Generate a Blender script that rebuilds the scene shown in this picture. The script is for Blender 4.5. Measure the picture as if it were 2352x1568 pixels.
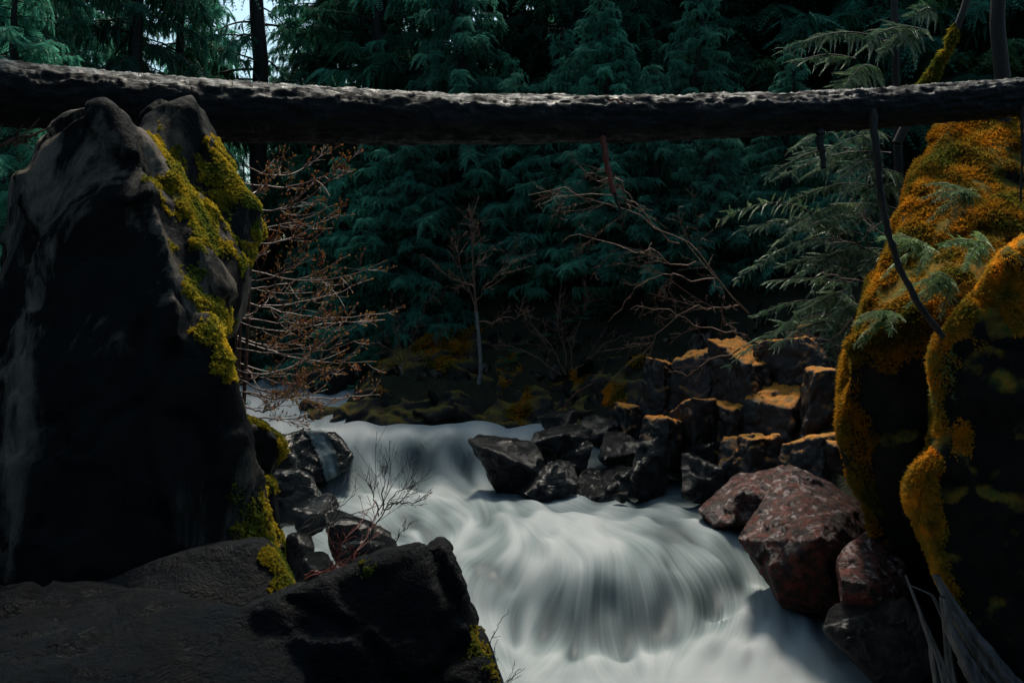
import bpy, bmesh, math, random
import numpy as np
from mathutils import Vector, Matrix

# ------------------------------------------------------------------ camera, sky, sun, exposure
sc = bpy.context.scene
for o in list(bpy.data.objects):
    bpy.data.objects.remove(o)
col = sc.collection
CAM_PITCH = math.radians(-3.0)
LENS = 35.0
cd = bpy.data.cameras.new('camera'); cam = bpy.data.objects.new('camera', cd); col.objects.link(cam)
cd.lens = LENS; cd.sensor_width = 36.0; cd.clip_end = 3000; cd.clip_start = 0.05
cam.location = (0, 0, 0); cam.rotation_euler = (math.pi / 2 + CAM_PITCH, 0, 0)
sc.camera = cam

SUN = Vector((0.02, 0.50, 0.86)).normalized()          # towards the sun: high, behind the far bank
world = bpy.data.worlds.new('World'); sc.world = world; world.use_nodes = True
wn = world.node_tree.nodes; wl = world.node_tree.links
sky = wn.new('ShaderNodeTexSky'); sky.sky_type = 'NISHITA'; sky.sun_disc = False
sky.sun_elevation = math.asin(SUN.z); sky.sun_rotation = math.atan2(SUN.x, SUN.y)
sky.air_density = 1.0; sky.dust_density = 4.0; sky.ozone_density = 2.5
bg = wn['Background']; bg.inputs['Strength'].default_value = 0.11
tint = wn.new('ShaderNodeMix'); tint.data_type = 'RGBA'; tint.blend_type = 'MULTIPLY'; tint.inputs[0].default_value = 1.0
tint.inputs[7].default_value = (0.80, 1.0, 0.97, 1)
wl.new(sky.outputs[0], tint.inputs[6]); wl.new(tint.outputs[2], bg.inputs['Color'])
sd = bpy.data.lights.new('sun', 'SUN'); sun = bpy.data.objects.new('sun', sd); col.objects.link(sun)
sd.energy = 3.4; sd.angle = math.radians(11.0); sd.color = (1.0, 0.91, 0.79)
sun.rotation_euler = SUN.to_track_quat('Z', 'Y').to_euler()
sc.view_settings.view_transform = 'Standard'; sc.view_settings.look = 'None'
sc.view_settings.exposure = 0.7; sc.view_settings.gamma = 1.0
sc.render.engine = 'CYCLES'
sc.cycles.use_denoising = True
sc.cycles.max_bounces = 4; sc.cycles.diffuse_bounces = 2; sc.cycles.glossy_bounces = 2
sc.cycles.transmission_bounces = 3; sc.cycles.transparent_max_bounces = 4
sc.cycles.use_adaptive_sampling = True; sc.cycles.adaptive_threshold = 0.02
sc.cycles.sample_clamp_indirect = 4.0

# ------------------------------------------------------------------ helpers
FPX = 2352 / 36.0 * LENS
cp, sp = math.cos(CAM_PITCH), math.sin(CAM_PITCH)
def P(px, py, d):
    """point seen at picture position (px,py) of a 2352x1568 frame, d metres in front (world y)"""
    u = (px - 1176) / FPX; v = (784 - py) / FPX
    dy = cp - v * sp; dz = sp + v * cp
    return np.array((u / dy * d, d, dz / dy * d))
def PZ(px, py, z):
    u = (px - 1176) / FPX; v = (784 - py) / FPX
    dy = cp - v * sp; dz = sp + v * cp
    d = z * dy / dz
    return np.array((u / dy * d, d, z))
def proj(pts):
    p = np.asarray(pts); y = p[:, 1] * cp + p[:, 2] * sp; v = -p[:, 1] * sp + p[:, 2] * cp
    y = np.maximum(y, 1e-3)
    return 1176 + FPX * p[:, 0] / y, 784 - FPX * v / y

def _h(ix, iy, iz, s):
    n = (ix.astype(np.uint32) * np.uint32(374761393) + iy.astype(np.uint32) * np.uint32(668265263)
         + iz.astype(np.uint32) * np.uint32(2246822519) + np.uint32(s * 3266489917 & 0xffffffff))
    n = (n ^ (n >> np.uint32(13))) * np.uint32(1274126177)
    n = n ^ (n >> np.uint32(16))
    return n.astype(np.float64) / 4294967295.0
def vnoise(p, s=1):
    p = np.asarray(p, float); f = np.floor(p); t = p - f; i = f.astype(np.int64)
    t = t * t * t * (t * (t * 6 - 15) + 10)
    r = 0
    for a in (0, 1):
        for b in (0, 1):
            for c in (0, 1):
                w = (t[:, 0] if a else 1 - t[:, 0]) * (t[:, 1] if b else 1 - t[:, 1]) * (t[:, 2] if c else 1 - t[:, 2])
                r = r + w * _h(i[:, 0] + a, i[:, 1] + b, i[:, 2] + c, s)
    return r * 2 - 1
def fbm(p, s=1, o=4):
    r = 0; a = 1.0; p = np.asarray(p, float)
    for k in range(o):
        r = r + a * vnoise(p + 17.3 * k, s + k); p = p * 2.03; a *= 0.5
    return r

def tag(o, label, cat, group=None, kind=None):
    if label: o['label'] = label
    if cat: o['category'] = cat
    if group: o['group'] = group
    if kind: o['kind'] = kind
    return o
def link(name, me, mat=None, parent=None, smooth=False):
    o = bpy.data.objects.new(name, me); col.objects.link(o)
    if mat is not None and len(me.materials) == 0: me.materials.append(mat)
    if parent is not None: o.parent = parent
    if smooth: me.polygons.foreach_set('use_smooth', np.ones(len(me.polygons), bool))
    return o
def empty(name, loc=(0, 0, 0)):
    o = bpy.data.objects.new(name, None); col.objects.link(o); o.location = loc
    o.empty_display_size = 0.2
    return o
def mesh_np(name, V, F):
    """V (n,3), F (m,k) equal sized faces"""
    V = np.ascontiguousarray(V, np.float32); F = np.ascontiguousarray(F, np.int32)
    me = bpy.data.meshes.new(name); m, k = F.shape
    me.vertices.add(len(V)); me.vertices.foreach_set('co', V.ravel())
    me.loops.add(m * k); me.loops.foreach_set('vertex_index', F.ravel())
    me.polygons.add(m); me.polygons.foreach_set('loop_start', np.arange(0, m * k, k, dtype=np.int32))
    me.update(calc_edges=True)
    return me
def soup(name, T):
    """T (n,3,3) triangles"""
    T = np.asarray(T, np.float32).reshape(-1, 3)
    return mesh_np(name, T, np.arange(len(T)).reshape(-1, 3))

class Tubes:
    """collects tapered tubes"""
    def __init__(s): s.V = []; s.F = []; s.n = 0
    def add(s, pts, rad, k=5):
        pts = np.asarray(pts, float); n = len(pts)
        rad = np.broadcast_to(np.asarray(rad, float), (n,))
        t = np.gradient(pts, axis=0); t /= np.linalg.norm(t, axis=1)[:, None] + 1e-9
        a = np.where(np.abs(t[:, 2:3]) > 0.9, np.array([[1., 0, 0]]), np.array([[0., 0, 1]]))
        u = np.cross(t, a); u /= np.linalg.norm(u, axis=1)[:, None] + 1e-9; w = np.cross(t, u)
        ang = np.arange(k) * 2 * math.pi / k
        ring = pts[:, None, :] + rad[:, None, None] * (np.cos(ang)[None, :, None] * u[:, None, :] + np.sin(ang)[None, :, None] * w[:, None, :])
        s.V.append(ring.reshape(-1, 3))
        i = np.arange(n - 1)[:, None] * k; j = np.arange(k)[None, :]; j2 = (j + 1) % k
        f = np.stack([i + j, i + j2, i + k + j2, i + k + j], -1).reshape(-1, 4) + s.n
        s.F.append(f); s.n += n * k
    def mesh(s, name): return mesh_np(name, np.concatenate(s.V), np.concatenate(s.F))

def resample(pts, n):
    pts = np.asarray(pts, float)
    L = np.concatenate([[0], np.cumsum(np.linalg.norm(np.diff(pts, axis=0), axis=1))])
    t = np.linspace(0, L[-1], n)
    # catmull-like smoothing: linear then box filter
    r = np.stack([np.interp(t, L, pts[:, c]) for c in range(pts.shape[1])], 1)
    for _ in range(max(1, n // (3 * len(pts)))):
        r[1:-1] = (r[:-2] + 2 * r[1:-1] + r[2:]) / 4
    return r

# ------------------------------------------------------------------ materials
def new_mat(name):
    m = bpy.data.materials.new(name); m.use_nodes = True
    nt = m.node_tree; nt.nodes.clear()
    return m, nt, nt.nodes, nt.links
class NB:
    def __init__(s, nt): s.n = nt.nodes; s.l = nt.links
    def __call__(s, typ, **kw):
        x = s.n.new(typ)
        for k, v in kw.items(): setattr(x, k, v)
        return x
    def put(s, a, b): s.l.new(a, b)
    def noise(s, scale, vec=None, detail=6, rough=0.6, dist=0.0):
        x = s('ShaderNodeTexNoise'); x.inputs['Scale'].default_value = scale; x.inputs['Detail'].default_value = detail
        x.inputs['Roughness'].default_value = rough; x.inputs['Distortion'].default_value = dist
        if vec is not None: s.put(vec, x.inputs['Vector'])
        return x.outputs['Fac']
    def ramp(s, fac, stops):
        x = s('ShaderNodeValToRGB'); e = x.color_ramp.elements
        while len(e) < len(stops): e.new(0.5)
        for k, (p, c) in enumerate(stops):
            e[k].position = p; e[k].color = (c, c, c, 1) if not hasattr(c, '__len__') else (*c, 1)
        s.put(fac, x.inputs['Fac']); return x.outputs['Color']
    def mix(s, fac, a, b):
        x = s('ShaderNodeMix', data_type='RGBA')
        for v, i in ((fac, 0), (a, 6), (b, 7)):
            if hasattr(v, 'is_linked') or isinstance(v, bpy.types.NodeSocket): s.put(v, x.inputs[i])
            elif i == 0: x.inputs[0].default_value = v
            else: x.inputs[i].default_value = (*v, 1)
        return x.outputs[2]
    def math(s, op, a, b=0.0, clamp=False):
        x = s('ShaderNodeMath', operation=op, use_clamp=clamp)
        for v, i in ((a, 0), (b, 1)):
            if isinstance(v, bpy.types.NodeSocket): s.put(v, x.inputs[i])
            else: x.inputs[i].default_value = v
        return x.outputs[0]
    def mapr(s, v, a, b, c=0.0, d=1.0):
        x = s('ShaderNodeMapRange'); x.clamp = True
        s.put(v, x.inputs[0])
        for k, q in zip((1, 2, 3, 4), (a, b, c, d)): x.inputs[k].default_value = q
        return x.outputs[0]

def rock_mat(name, dark, light, accent=None, accent_amt=0.0, moss=None, moss2=None, moss_lo=0.5, moss_hi=0.8, rough=0.45,
             scale=1.0, streak=False, speck=None, speck_amt=0.0, bump=0.5, spec=0.12, lichen=None, lichen_amt=0.0):
    m, nt, n, l = new_mat(name); b = NB(nt)
    geo = b('ShaderNodeNewGeometry'); pos = geo.outputs['Position']
    vec = pos
    if streak:
        mp = b('ShaderNodeMapping'); mp.inputs['Scale'].default_value = (1, 1, 0.22); b.put(pos, mp.inputs['Vector']); vec = mp.outputs[0]
    n1 = b.noise(1.3 * scale, vec, 8, 0.62, 0.4); n2 = b.noise(7 * scale, vec, 6, 0.65); n3 = b.noise(38 * scale, pos, 4, 0.7)
    c = b.mix(b.ramp(n1, [(0.35, 0.0), (0.68, 1.0)]), dark, light)
    c = b.mix(b.math('MULTIPLY', b.ramp(n3, [(0.5, 0.0), (0.75, 1.0)]), 0.45), c, [x * 1.9 for x in light])
    if accent:
        c = b.mix(b.math('MULTIPLY', b.ramp(n2, [(0.45, 0.0), (0.6, 1.0)]), accent_amt), c, accent)
    if speck:
        sn = b.noise(5.5 * scale, pos, 9, 0.76, 0.15); sx = b('ShaderNodeSeparateXYZ'); b.put(geo.outputs['Normal'], sx.inputs[0])
        up = b.mapr(sx.outputs['Z'], 0.0, 0.45)
        c = b.mix(b.math('MULTIPLY', b.math('MULTIPLY', b.ramp(sn, [(0.55, 0.0), (0.585, 1.0)]), up), speck_amt), c, speck)
    if lichen:
        ln = b.noise(1.9 * scale, vec, 9, 0.72, 0.8); ln2 = b.noise(0.55 * scale, pos, 3)
        c = b.mix(b.math('MULTIPLY', b.math('MULTIPLY', b.ramp(ln, [(0.50, 0.0), (0.60, 1.0)]), b.ramp(ln2, [(0.40, 0.0), (0.52, 1.0)])), lichen_amt), c, lichen)
    r = rough
    if moss:
        sx = b('ShaderNodeSeparateXYZ'); b.put(geo.outputs['Normal'], sx.inputs[0])
        mm = b.math('ADD', sx.outputs['Z'], b.math('MULTIPLY', b.math('SUBTRACT', b.noise(2.6 * scale, pos, 5, 0.65), 0.5), 1.6))
        mk = b.mapr(mm, moss_lo, moss_hi)
        mc = b.mix(b.ramp(b.noise(9, pos, 5), [(0.35, 0.0), (0.65, 1.0)]), moss, moss2 or moss)
        c = b.mix(mk, c, mc)
        r = b.mapr(mk, 0, 1, rough, 0.95)
    h = b.math('ADD', b.math('MULTIPLY', n2, 0.6), b.math('MULTIPLY', n3, 0.25))
    h = b.math('ADD', h, b.math('MULTIPLY', b.noise(2.2 * scale, vec, 10, 0.7, 1.2), 1.1))
    bp = b('ShaderNodeBump'); bp.inputs['Strength'].default_value = bump; bp.inputs['Distance'].default_value = 0.09; b.put(h, bp.inputs['Height'])
    pr = b('ShaderNodeBsdfPrincipled'); b.put(c, pr.inputs['Base Color']); b.put(bp.outputs[0], pr.inputs['Normal'])
    if isinstance(r, float): pr.inputs['Roughness'].default_value = r
    else: b.put(r, pr.inputs['Roughness'])
    pr.inputs['Specular IOR Level'].default_value = spec
    out = b('ShaderNodeOutputMaterial'); b.put(pr.outputs[0], out.inputs[0])
    return m

def leaf_mat(name, a, bcol, trans=0.35, scale=3.0, gloss=0.0, objvar=0.35, third=None, tscale=1.3):
    m, nt, n, l = new_mat(name); b = NB(nt)
    geo = b('ShaderNodeNewGeometry'); oi = b('ShaderNodeObjectInfo')
    f = b.ramp(b.noise(scale, geo.outputs['Position'], 3), [(0.32, 0.0), (0.68, 1.0)])
    c = b.mix(f, a, bcol)
    if third: c = b.mix(b.ramp(b.noise(tscale, geo.outputs['Position'], 4, 0.6), [(0.42, 0.0), (0.62, 1.0)]), c, third)
    hsv = b('ShaderNodeHueSaturation'); b.put(c, hsv.inputs['Color'])
    b.put(b.mapr(oi.outputs['Random'], 0, 1, 1 - objvar, 1 + objvar), hsv.inputs['Value'])
    c = hsv.outputs[0]
    d = b('ShaderNodeBsdfDiffuse'); b.put(c, d.inputs[0])
    t = b('ShaderNodeBsdfTranslucent'); b.put(c, t.inputs[0])
    mx = b('ShaderNodeMixShader'); mx.inputs[0].default_value = trans; b.put(d.outputs[0], mx.inputs[1]); b.put(t.outputs[0], mx.inputs[2])
    res = mx.outputs[0]
    if gloss > 0:
        g = b('ShaderNodeBsdfGlossy'); g.inputs['Roughness'].default_value = 0.45; g.inputs['Color'].default_value = (0.6, 0.65, 0.6, 1)
        m2 = b('ShaderNodeMixShader'); m2.inputs[0].default_value = gloss; b.put(res, m2.inputs[1]); b.put(g.outputs[0], m2.inputs[2]); res = m2.outputs[0]
    out = b('ShaderNodeOutputMaterial'); b.put(res, out.inputs[0])
    return m
def bark_mat(name, a, bcol, scale=6.0, rough=0.8, stretch=(1, 1, 0.2), bump=0.6, spec=0.3):
    m, nt, n, l = new_mat(name); b = NB(nt)
    geo = b('ShaderNodeNewGeometry'); mp = b('ShaderNodeMapping'); mp.inputs['Scale'].default_value = stretch
    b.put(geo.outputs['Position'], mp.inputs['Vector'])
    f = b.noise(scale, mp.outputs[0], 8, 0.7, 0.5); f2 = b.noise(scale * 5, mp.outputs[0], 4, 0.7)
    c = b.mix(b.ramp(f, [(0.35, 0.0), (0.7, 1.0)]), a, bcol)
    bp = b('ShaderNodeBump'); bp.inputs['Strength'].default_value = bump; bp.inputs['Distance'].default_value = 0.04
    b.put(b.math('ADD', f, b.math('MULTIPLY', f2, 0.3)), bp.inputs['Height'])
    pr = b('ShaderNodeBsdfPrincipled'); b.put(c, pr.inputs['Base Color']); pr.inputs['Roughness'].default_value = rough
    if name == 'log_bark': b.put(b.mapr(b.noise(scale * 1.6, mp.outputs[0], 5, 0.7), 0.4, 0.6, 0.85, 0.32), pr.inputs['Roughness'])
    pr.inputs['Specular IOR Level'].default_value = spec; b.put(bp.outputs[0], pr.inputs['Normal'])
    out = b('ShaderNodeOutputMaterial'); b.put(pr.outputs[0], out.inputs[0])
    return m

M = {}
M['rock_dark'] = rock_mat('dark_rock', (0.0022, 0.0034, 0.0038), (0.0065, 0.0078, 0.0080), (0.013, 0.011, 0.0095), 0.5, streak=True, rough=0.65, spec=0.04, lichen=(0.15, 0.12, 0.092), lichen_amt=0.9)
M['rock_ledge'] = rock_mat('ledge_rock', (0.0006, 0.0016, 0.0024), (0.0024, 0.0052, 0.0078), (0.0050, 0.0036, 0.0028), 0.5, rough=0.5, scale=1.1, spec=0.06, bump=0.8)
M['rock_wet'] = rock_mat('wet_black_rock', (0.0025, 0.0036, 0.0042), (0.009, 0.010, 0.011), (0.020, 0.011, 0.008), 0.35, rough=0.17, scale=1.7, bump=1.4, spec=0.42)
M['rock_red'] = rock_mat('red_rock', (0.008, 0.0035, 0.003), (0.024, 0.0075, 0.0055), (0.13, 0.024, 0.012), 0.8, rough=0.35, scale=1.3,
                         speck=(0.30, 0.235, 0.225), speck_amt=0.9, bump=1.0, spec=0.3)
M['rock_moss'] = rock_mat('mossy_rock', (0.004, 0.0045, 0.0045), (0.012, 0.011, 0.010), (0.03, 0.013, 0.008), 0.5, moss=(0.46, 0.145, 0.008), moss2=(0.18, 0.10, 0.012),
                          moss_lo=0.38, moss_hi=0.85, rough=0.45, scale=1.3, spec=0.4)
M['rock_cliff'] = rock_mat('cliff_rock', (0.0030, 0.0040, 0.0040), (0.0085, 0.0095, 0.0085), (0.018, 0.015, 0.009), 0.5, moss=(0.20, 0.095, 0.012), moss2=(0.06, 0.07, 0.014),
                           moss_lo=0.30, moss_hi=0.65, rough=0.85, scale=1.2, spec=0.06)
M['rock_bank'] = rock_mat('bank_rock', (0.007, 0.009, 0.0085), (0.026, 0.026, 0.024), (0.05, 0.026, 0.013), 0.5, moss=(0.12, 0.115, 0.018), moss2=(0.13, 0.06, 0.010),
                          moss_lo=0.55, moss_hi=1.15, rough=0.75)
M['ground'] = rock_mat('forest_floor', (0.010, 0.009, 0.007), (0.026, 0.022, 0.014), (0.02, 0.03, 0.01), 0.6, moss=(0.014, 0.02, 0.008), moss2=(0.010, 0.012, 0.006),
                       moss_lo=0.6, moss_hi=1.0, rough=0.9, bump=0.8)
M['moss_yellow'] = leaf_mat('yellow_moss', (0.58, 0.37, 0.025), (0.19, 0.17, 0.022), 0.5, 8.0, third=(0.10, 0.13, 0.022), tscale=2.6)
M['moss_orange'] = leaf_mat('orange_moss', (0.78, 0.28, 0.015), (0.36, 0.19, 0.02), 0.55, 5.0, third=(0.13, 0.13, 0.022), tscale=1.5)
M['needle_teal'] = leaf_mat('dark_conifer_leaf', (0.030, 0.150, 0.105), (0.070, 0.25, 0.165), 0.45, 0.6, 0.03, 0.55)
M['needle_deep'] = leaf_mat('deep_green_leaf', (0.016, 0.085, 0.050), (0.035, 0.15, 0.085), 0.45, 0.6, 0.02, 0.4)
M['needle_olive'] = leaf_mat('olive_green_leaf', (0.050, 0.12, 0.055), (0.085, 0.16, 0.06), 0.45, 0.6, 0.02, 0.4, third=(0.03, 0.14, 0.09), tscale=0.35)
M['needle_brightened'] = leaf_mat('brightened_conifer_leaf', (0.045, 0.21, 0.145), (0.10, 0.32, 0.21), 0.5, 0.6, 0.03, 0.4)  # teal leaf colour brightened to make up for the shade on the bank
M['needle_near'] = leaf_mat('lit_conifer_leaf', (0.05, 0.13, 0.06), (0.18, 0.24, 0.12), 0.45, 2.0, 0.14)  # paler leaf colour carries the sunlit highlights of the near fronds
M['fern'] = leaf_mat('fern_leaf', (0.09, 0.20, 0.06), (0.20, 0.26, 0.09), 0.5, 3.0, 0.06)
M['bark'] = bark_mat('dark_bark', (0.010, 0.008, 0.007), (0.035, 0.028, 0.024), 5.0)
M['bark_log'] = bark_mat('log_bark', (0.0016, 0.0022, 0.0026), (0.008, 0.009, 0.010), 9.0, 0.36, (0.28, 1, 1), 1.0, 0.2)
M['twig_red'] = bark_mat('red_twig', (0.05, 0.022, 0.016), (0.13, 0.065, 0.045), 20, 0.5, (1, 1, 1), 0.2)
M['twig_dark'] = bark_mat('dark_twig', (0.010, 0.008, 0.008), (0.025, 0.02, 0.018), 20, 0.7, (1, 1, 1), 0.2)
M['twig_brown'] = bark_mat('brown_twig', (0.06, 0.028, 0.015), (0.17, 0.095, 0.06), 20, 0.7, (1, 1, 1), 0.2)
M['birch'] = bark_mat('pale_bark', (0.08, 0.075, 0.07), (0.22, 0.21, 0.20), 14, 0.7, (1, 1, 1), 0.3)
M['wood_red'] = bark_mat('red_broken_wood', (0.10, 0.018, 0.012), (0.22, 0.05, 0.03), 14, 0.5, (1, 1, 0.2), 0.4)
M['wood_grey'] = bark_mat('grey_driftwood', (0.03, 0.028, 0.027), (0.14, 0.125, 0.118), 12, 0.55, (1, 1, 0.15), 0.5)
M['bud'] = leaf_mat('bud', (0.40, 0.17, 0.09), (0.30, 0.22, 0.07), 0.5, 8)

# ------------------------------------------------------------------ river (surface)
WC = [  # px, py, level of the water
 (760,1000,-2.86),(850,1000,-2.86),(980,998,-2.86),(1080,993,-2.85),(1250,983,-2.84),(900,986,-2.84),(1000,984,-2.84),(1150,983,-2.84),
 (560,915,-2.5),(600,960,-2.75),(640,935,-2.58),(690,905,-2.43),(735,908,-2.45),(640,980,-2.83),(740,978,-2.83),(560,960,-2.75),(700,950,-2.68),
 (790,1012,-2.93),(860,1012,-2.92),(950,1014,-2.92),(1040,1010,-2.91),(1105,1002,-2.90),(710,1000,-2.9),
 (690,1085,-3.46),(780,1098,-3.5),(860,1096,-3.5),(950,1092,-3.5),(1060,1086,-3.5),(950,1050,-3.2),(1040,1050,-3.22),(850,1050,-3.2),
 (1000,1150,-3.5),(1200,1150,-3.53),(1400,1152,-3.53),(1600,1148,-3.53),(1650,1190,-3.55),(880,1130,-3.47),(800,1150,-3.55),
 (1200,1195,-3.42),(1330,1200,-3.40),(1440,1195,-3.47),(1100,1190,-3.5),(1000,1200,-3.58),(900,1180,-3.6),
 (1240,1262,-3.47),(1330,1255,-3.42),(1420,1250,-3.42),(1550,1240,-3.46),(1680,1230,-3.5),(1740,1230,-3.55),
 (1300,1330,-3.62),(1400,1330,-3.6),(1550,1320,-3.62),(1660,1300,-3.68),
 (1230,1400,-3.95),(1400,1400,-3.92),(1550,1390,-3.9),(1660,1350,-3.88),
 (1130,1400,-4.0),(1190,1478,-4.2),(1350,1492,-4.22),(1500,1492,-4.22),(1640,1425,-4.13),(1735,1350,-4.0),
 (1080,1250,-3.6),(1060,1330,-3.75),(1150,1320,-3.72),(1100,1480,-4.12),(1180,1360,-3.8),
 (1250,1530,-4.12),(1400,1520,-4.15),(1500,1530,-4.1),(1350,1565,-4.2),(1780,1352,-3.76),(1820,1440,-3.95),(1930,1500,-4.1),(2100,1550,-4.22),
 (1700,1412,-3.92),(1640,1470,-4.0),(1650,1550,-4.18),(1850,1560,-4.22),(1880,1400,-3.95),
 (1500,1700,-4.35),(2200,1700,-4.4),(1200,1700,-4.35),(900,1450,-4.1),(900,1700,-4.3),(2400,1500,-4.2),(1500,2200,-4.5),(2400,2200,-4.5),(800,2200,-4.5),
 (600,1200,-3.6),(700,1250,-3.7),(2000,1300,-3.8),(2100,1100,-3.5),(1800,1080,-3.4),
]
WF = [  # px, py, whiteness of the water: foam, with light and dark tones put in
 (900,992,1.1),(1000,994,1.05),(1100,990,1.0),(1250,985,1.0),(780,1000,1.0),(650,940,1),(700,910,1),(560,930,1),(720,960,.9),(690,980,.95),  # upper pool whitened to offset the shade it lies in
 (960,1030,.30),(1050,1030,.25),(1060,1070,.4),(850,1040,.75),(820,1020,.7),(960,1070,.35),(1090,1040,.6),(720,1040,.5),(760,1080,.5),(900,1100,.85),(1000,1090,.7),
 (1000,1130,.9),(1050,1170,.75),(950,1200,.5),(880,1150,.8),(1200,1130,.5),(1400,1152,.55),(1500,1165,.45),(1590,1150,.65),(1130,1210,.6),
 (1250,1195,1.1),(1350,1215,1.15),(1410,1240,1.1),(1180,1240,.75),(1480,1180,.5),(1560,1190,.45),(1520,1213,.2),(1620,1200,.6),(1700,1228,.65),(1650,1215,.35),(1300,1160,.7),
 (1300,1290,.8),(1400,1310,.5),(1550,1290,.55),(1600,1270,.6),(1650,1300,.4),(1720,1290,.35),(1690,1330,.2),
 (1250,1380,.38),(1400,1360,.34),(1330,1390,.28),(1450,1390,.26),(1350,1435,.18),(1500,1380,.28),(1480,1440,.17),(1410,1430,.18),(1420,1465,.2),(1580,1400,.3),(1550,1430,.22),(1630,1385,.26),(1660,1355,.25),(1270,1440,.22),(1200,1430,.45),(1560,1460,.4),(1300,1475,.4),
 (1170,1350,.85),(1100,1280,.65),(1150,1310,.35),(1120,1325,.3),(1080,1350,.7),(1060,1255,.85),(1220,1300,.85),(1130,1440,.8),(1250,1505,.85),(1400,1500,.7),(1500,1512,.85),(1350,1550,.85),
 (1780,1360,.85),(1700,1440,.9),(1800,1450,.95),(1900,1480,.9),(2000,1540,.95),(1850,1390,.45),(1890,1370,.12),(1600,1490,.95),(1200,1560,.8),(1740,1320,.5),(1900,1410,.6),
 (1000,1215,.28),(960,1170,.35),(1140,1322,.12),(1095,1300,.3),(1550,1212,.1),(1460,1168,.35),(850,1080,.6),(1210,1150,.4),(1330,1160,.55),(1620,1165,.35),(1045,1290,.5),(1230,1240,.7),
 (1500,1700,.8),(2200,1700,.8),(1000,1700,.7),(700,1200,.35),(650,1150,.4),(760,1160,.75),(800,1200,.5),
]
WV = [  # px, py, flow direction in the picture
 (1000,990,-1,.15),(1200,985,-1,.05),(850,1000,-.5,.4),(850,1050,.15,1),(950,1050,-.3,1),(1050,1040,-.6,.8),(720,1040,.45,.9),(650,950,.3,1),(700,920,-.5,.9),
 (950,1150,1,.6),(1050,1170,1,.55),(1000,1100,.9,.3),(1200,1180,1,.45),(1400,1150,1,.08),(1550,1180,1,.12),(1630,1170,1,-.15),(1300,1230,.8,.5),(1480,1210,1,.2),(1100,1230,-.9,.3),
 (1250,1330,-.7,1),(1190,1400,-.35,1),(1300,1400,-.2,1),(1400,1380,0,1),(1400,1300,0,1),(1500,1380,.25,1),(1600,1350,.5,1),(1680,1330,.55,1),(1550,1290,.5,.8),(1640,1260,.7,.6),(1730,1270,.35,1),
 (1780,1400,0,1),(1700,1450,-.45,1),(1850,1450,.45,1),(1950,1500,.8,.6),(1600,1510,-.7,.6),(1250,1520,-.6,.4),(1400,1550,.3,.3),(1110,1300,-.6,.5),(1080,1340,-.3,.9),(1110,1400,.1,1),(1150,1480,.5,.7),
 (1500,1700,.2,1),(1900,1700,.3,1),(800,1150,.8,.4),
]
def rbf(pts, val, q, smooth=1e-4, soft=0.0):
    pts = np.asarray(pts, float); val = np.asarray(val, float)
    def k(a, b): return np.sqrt(((a[:, None, :] - b[None, :, :]) ** 2).sum(-1) + soft * soft)
    A = -k(pts, pts); n = len(pts)
    K = np.zeros((n + 1, n + 1)); K[:n, :n] = A + np.eye(n) * smooth; K[:n, n] = 1; K[n, :n] = 1
    v = np.zeros((n + 1,) + val.shape[1:]); v[:n] = val
    w = np.linalg.solve(K, v)
    out = []
    for s in range(0, len(q), 20000):
        out.append(-k(q[s:s + 20000], pts) @ w[:n] + w[n])
    return np.concatenate(out)

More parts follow.
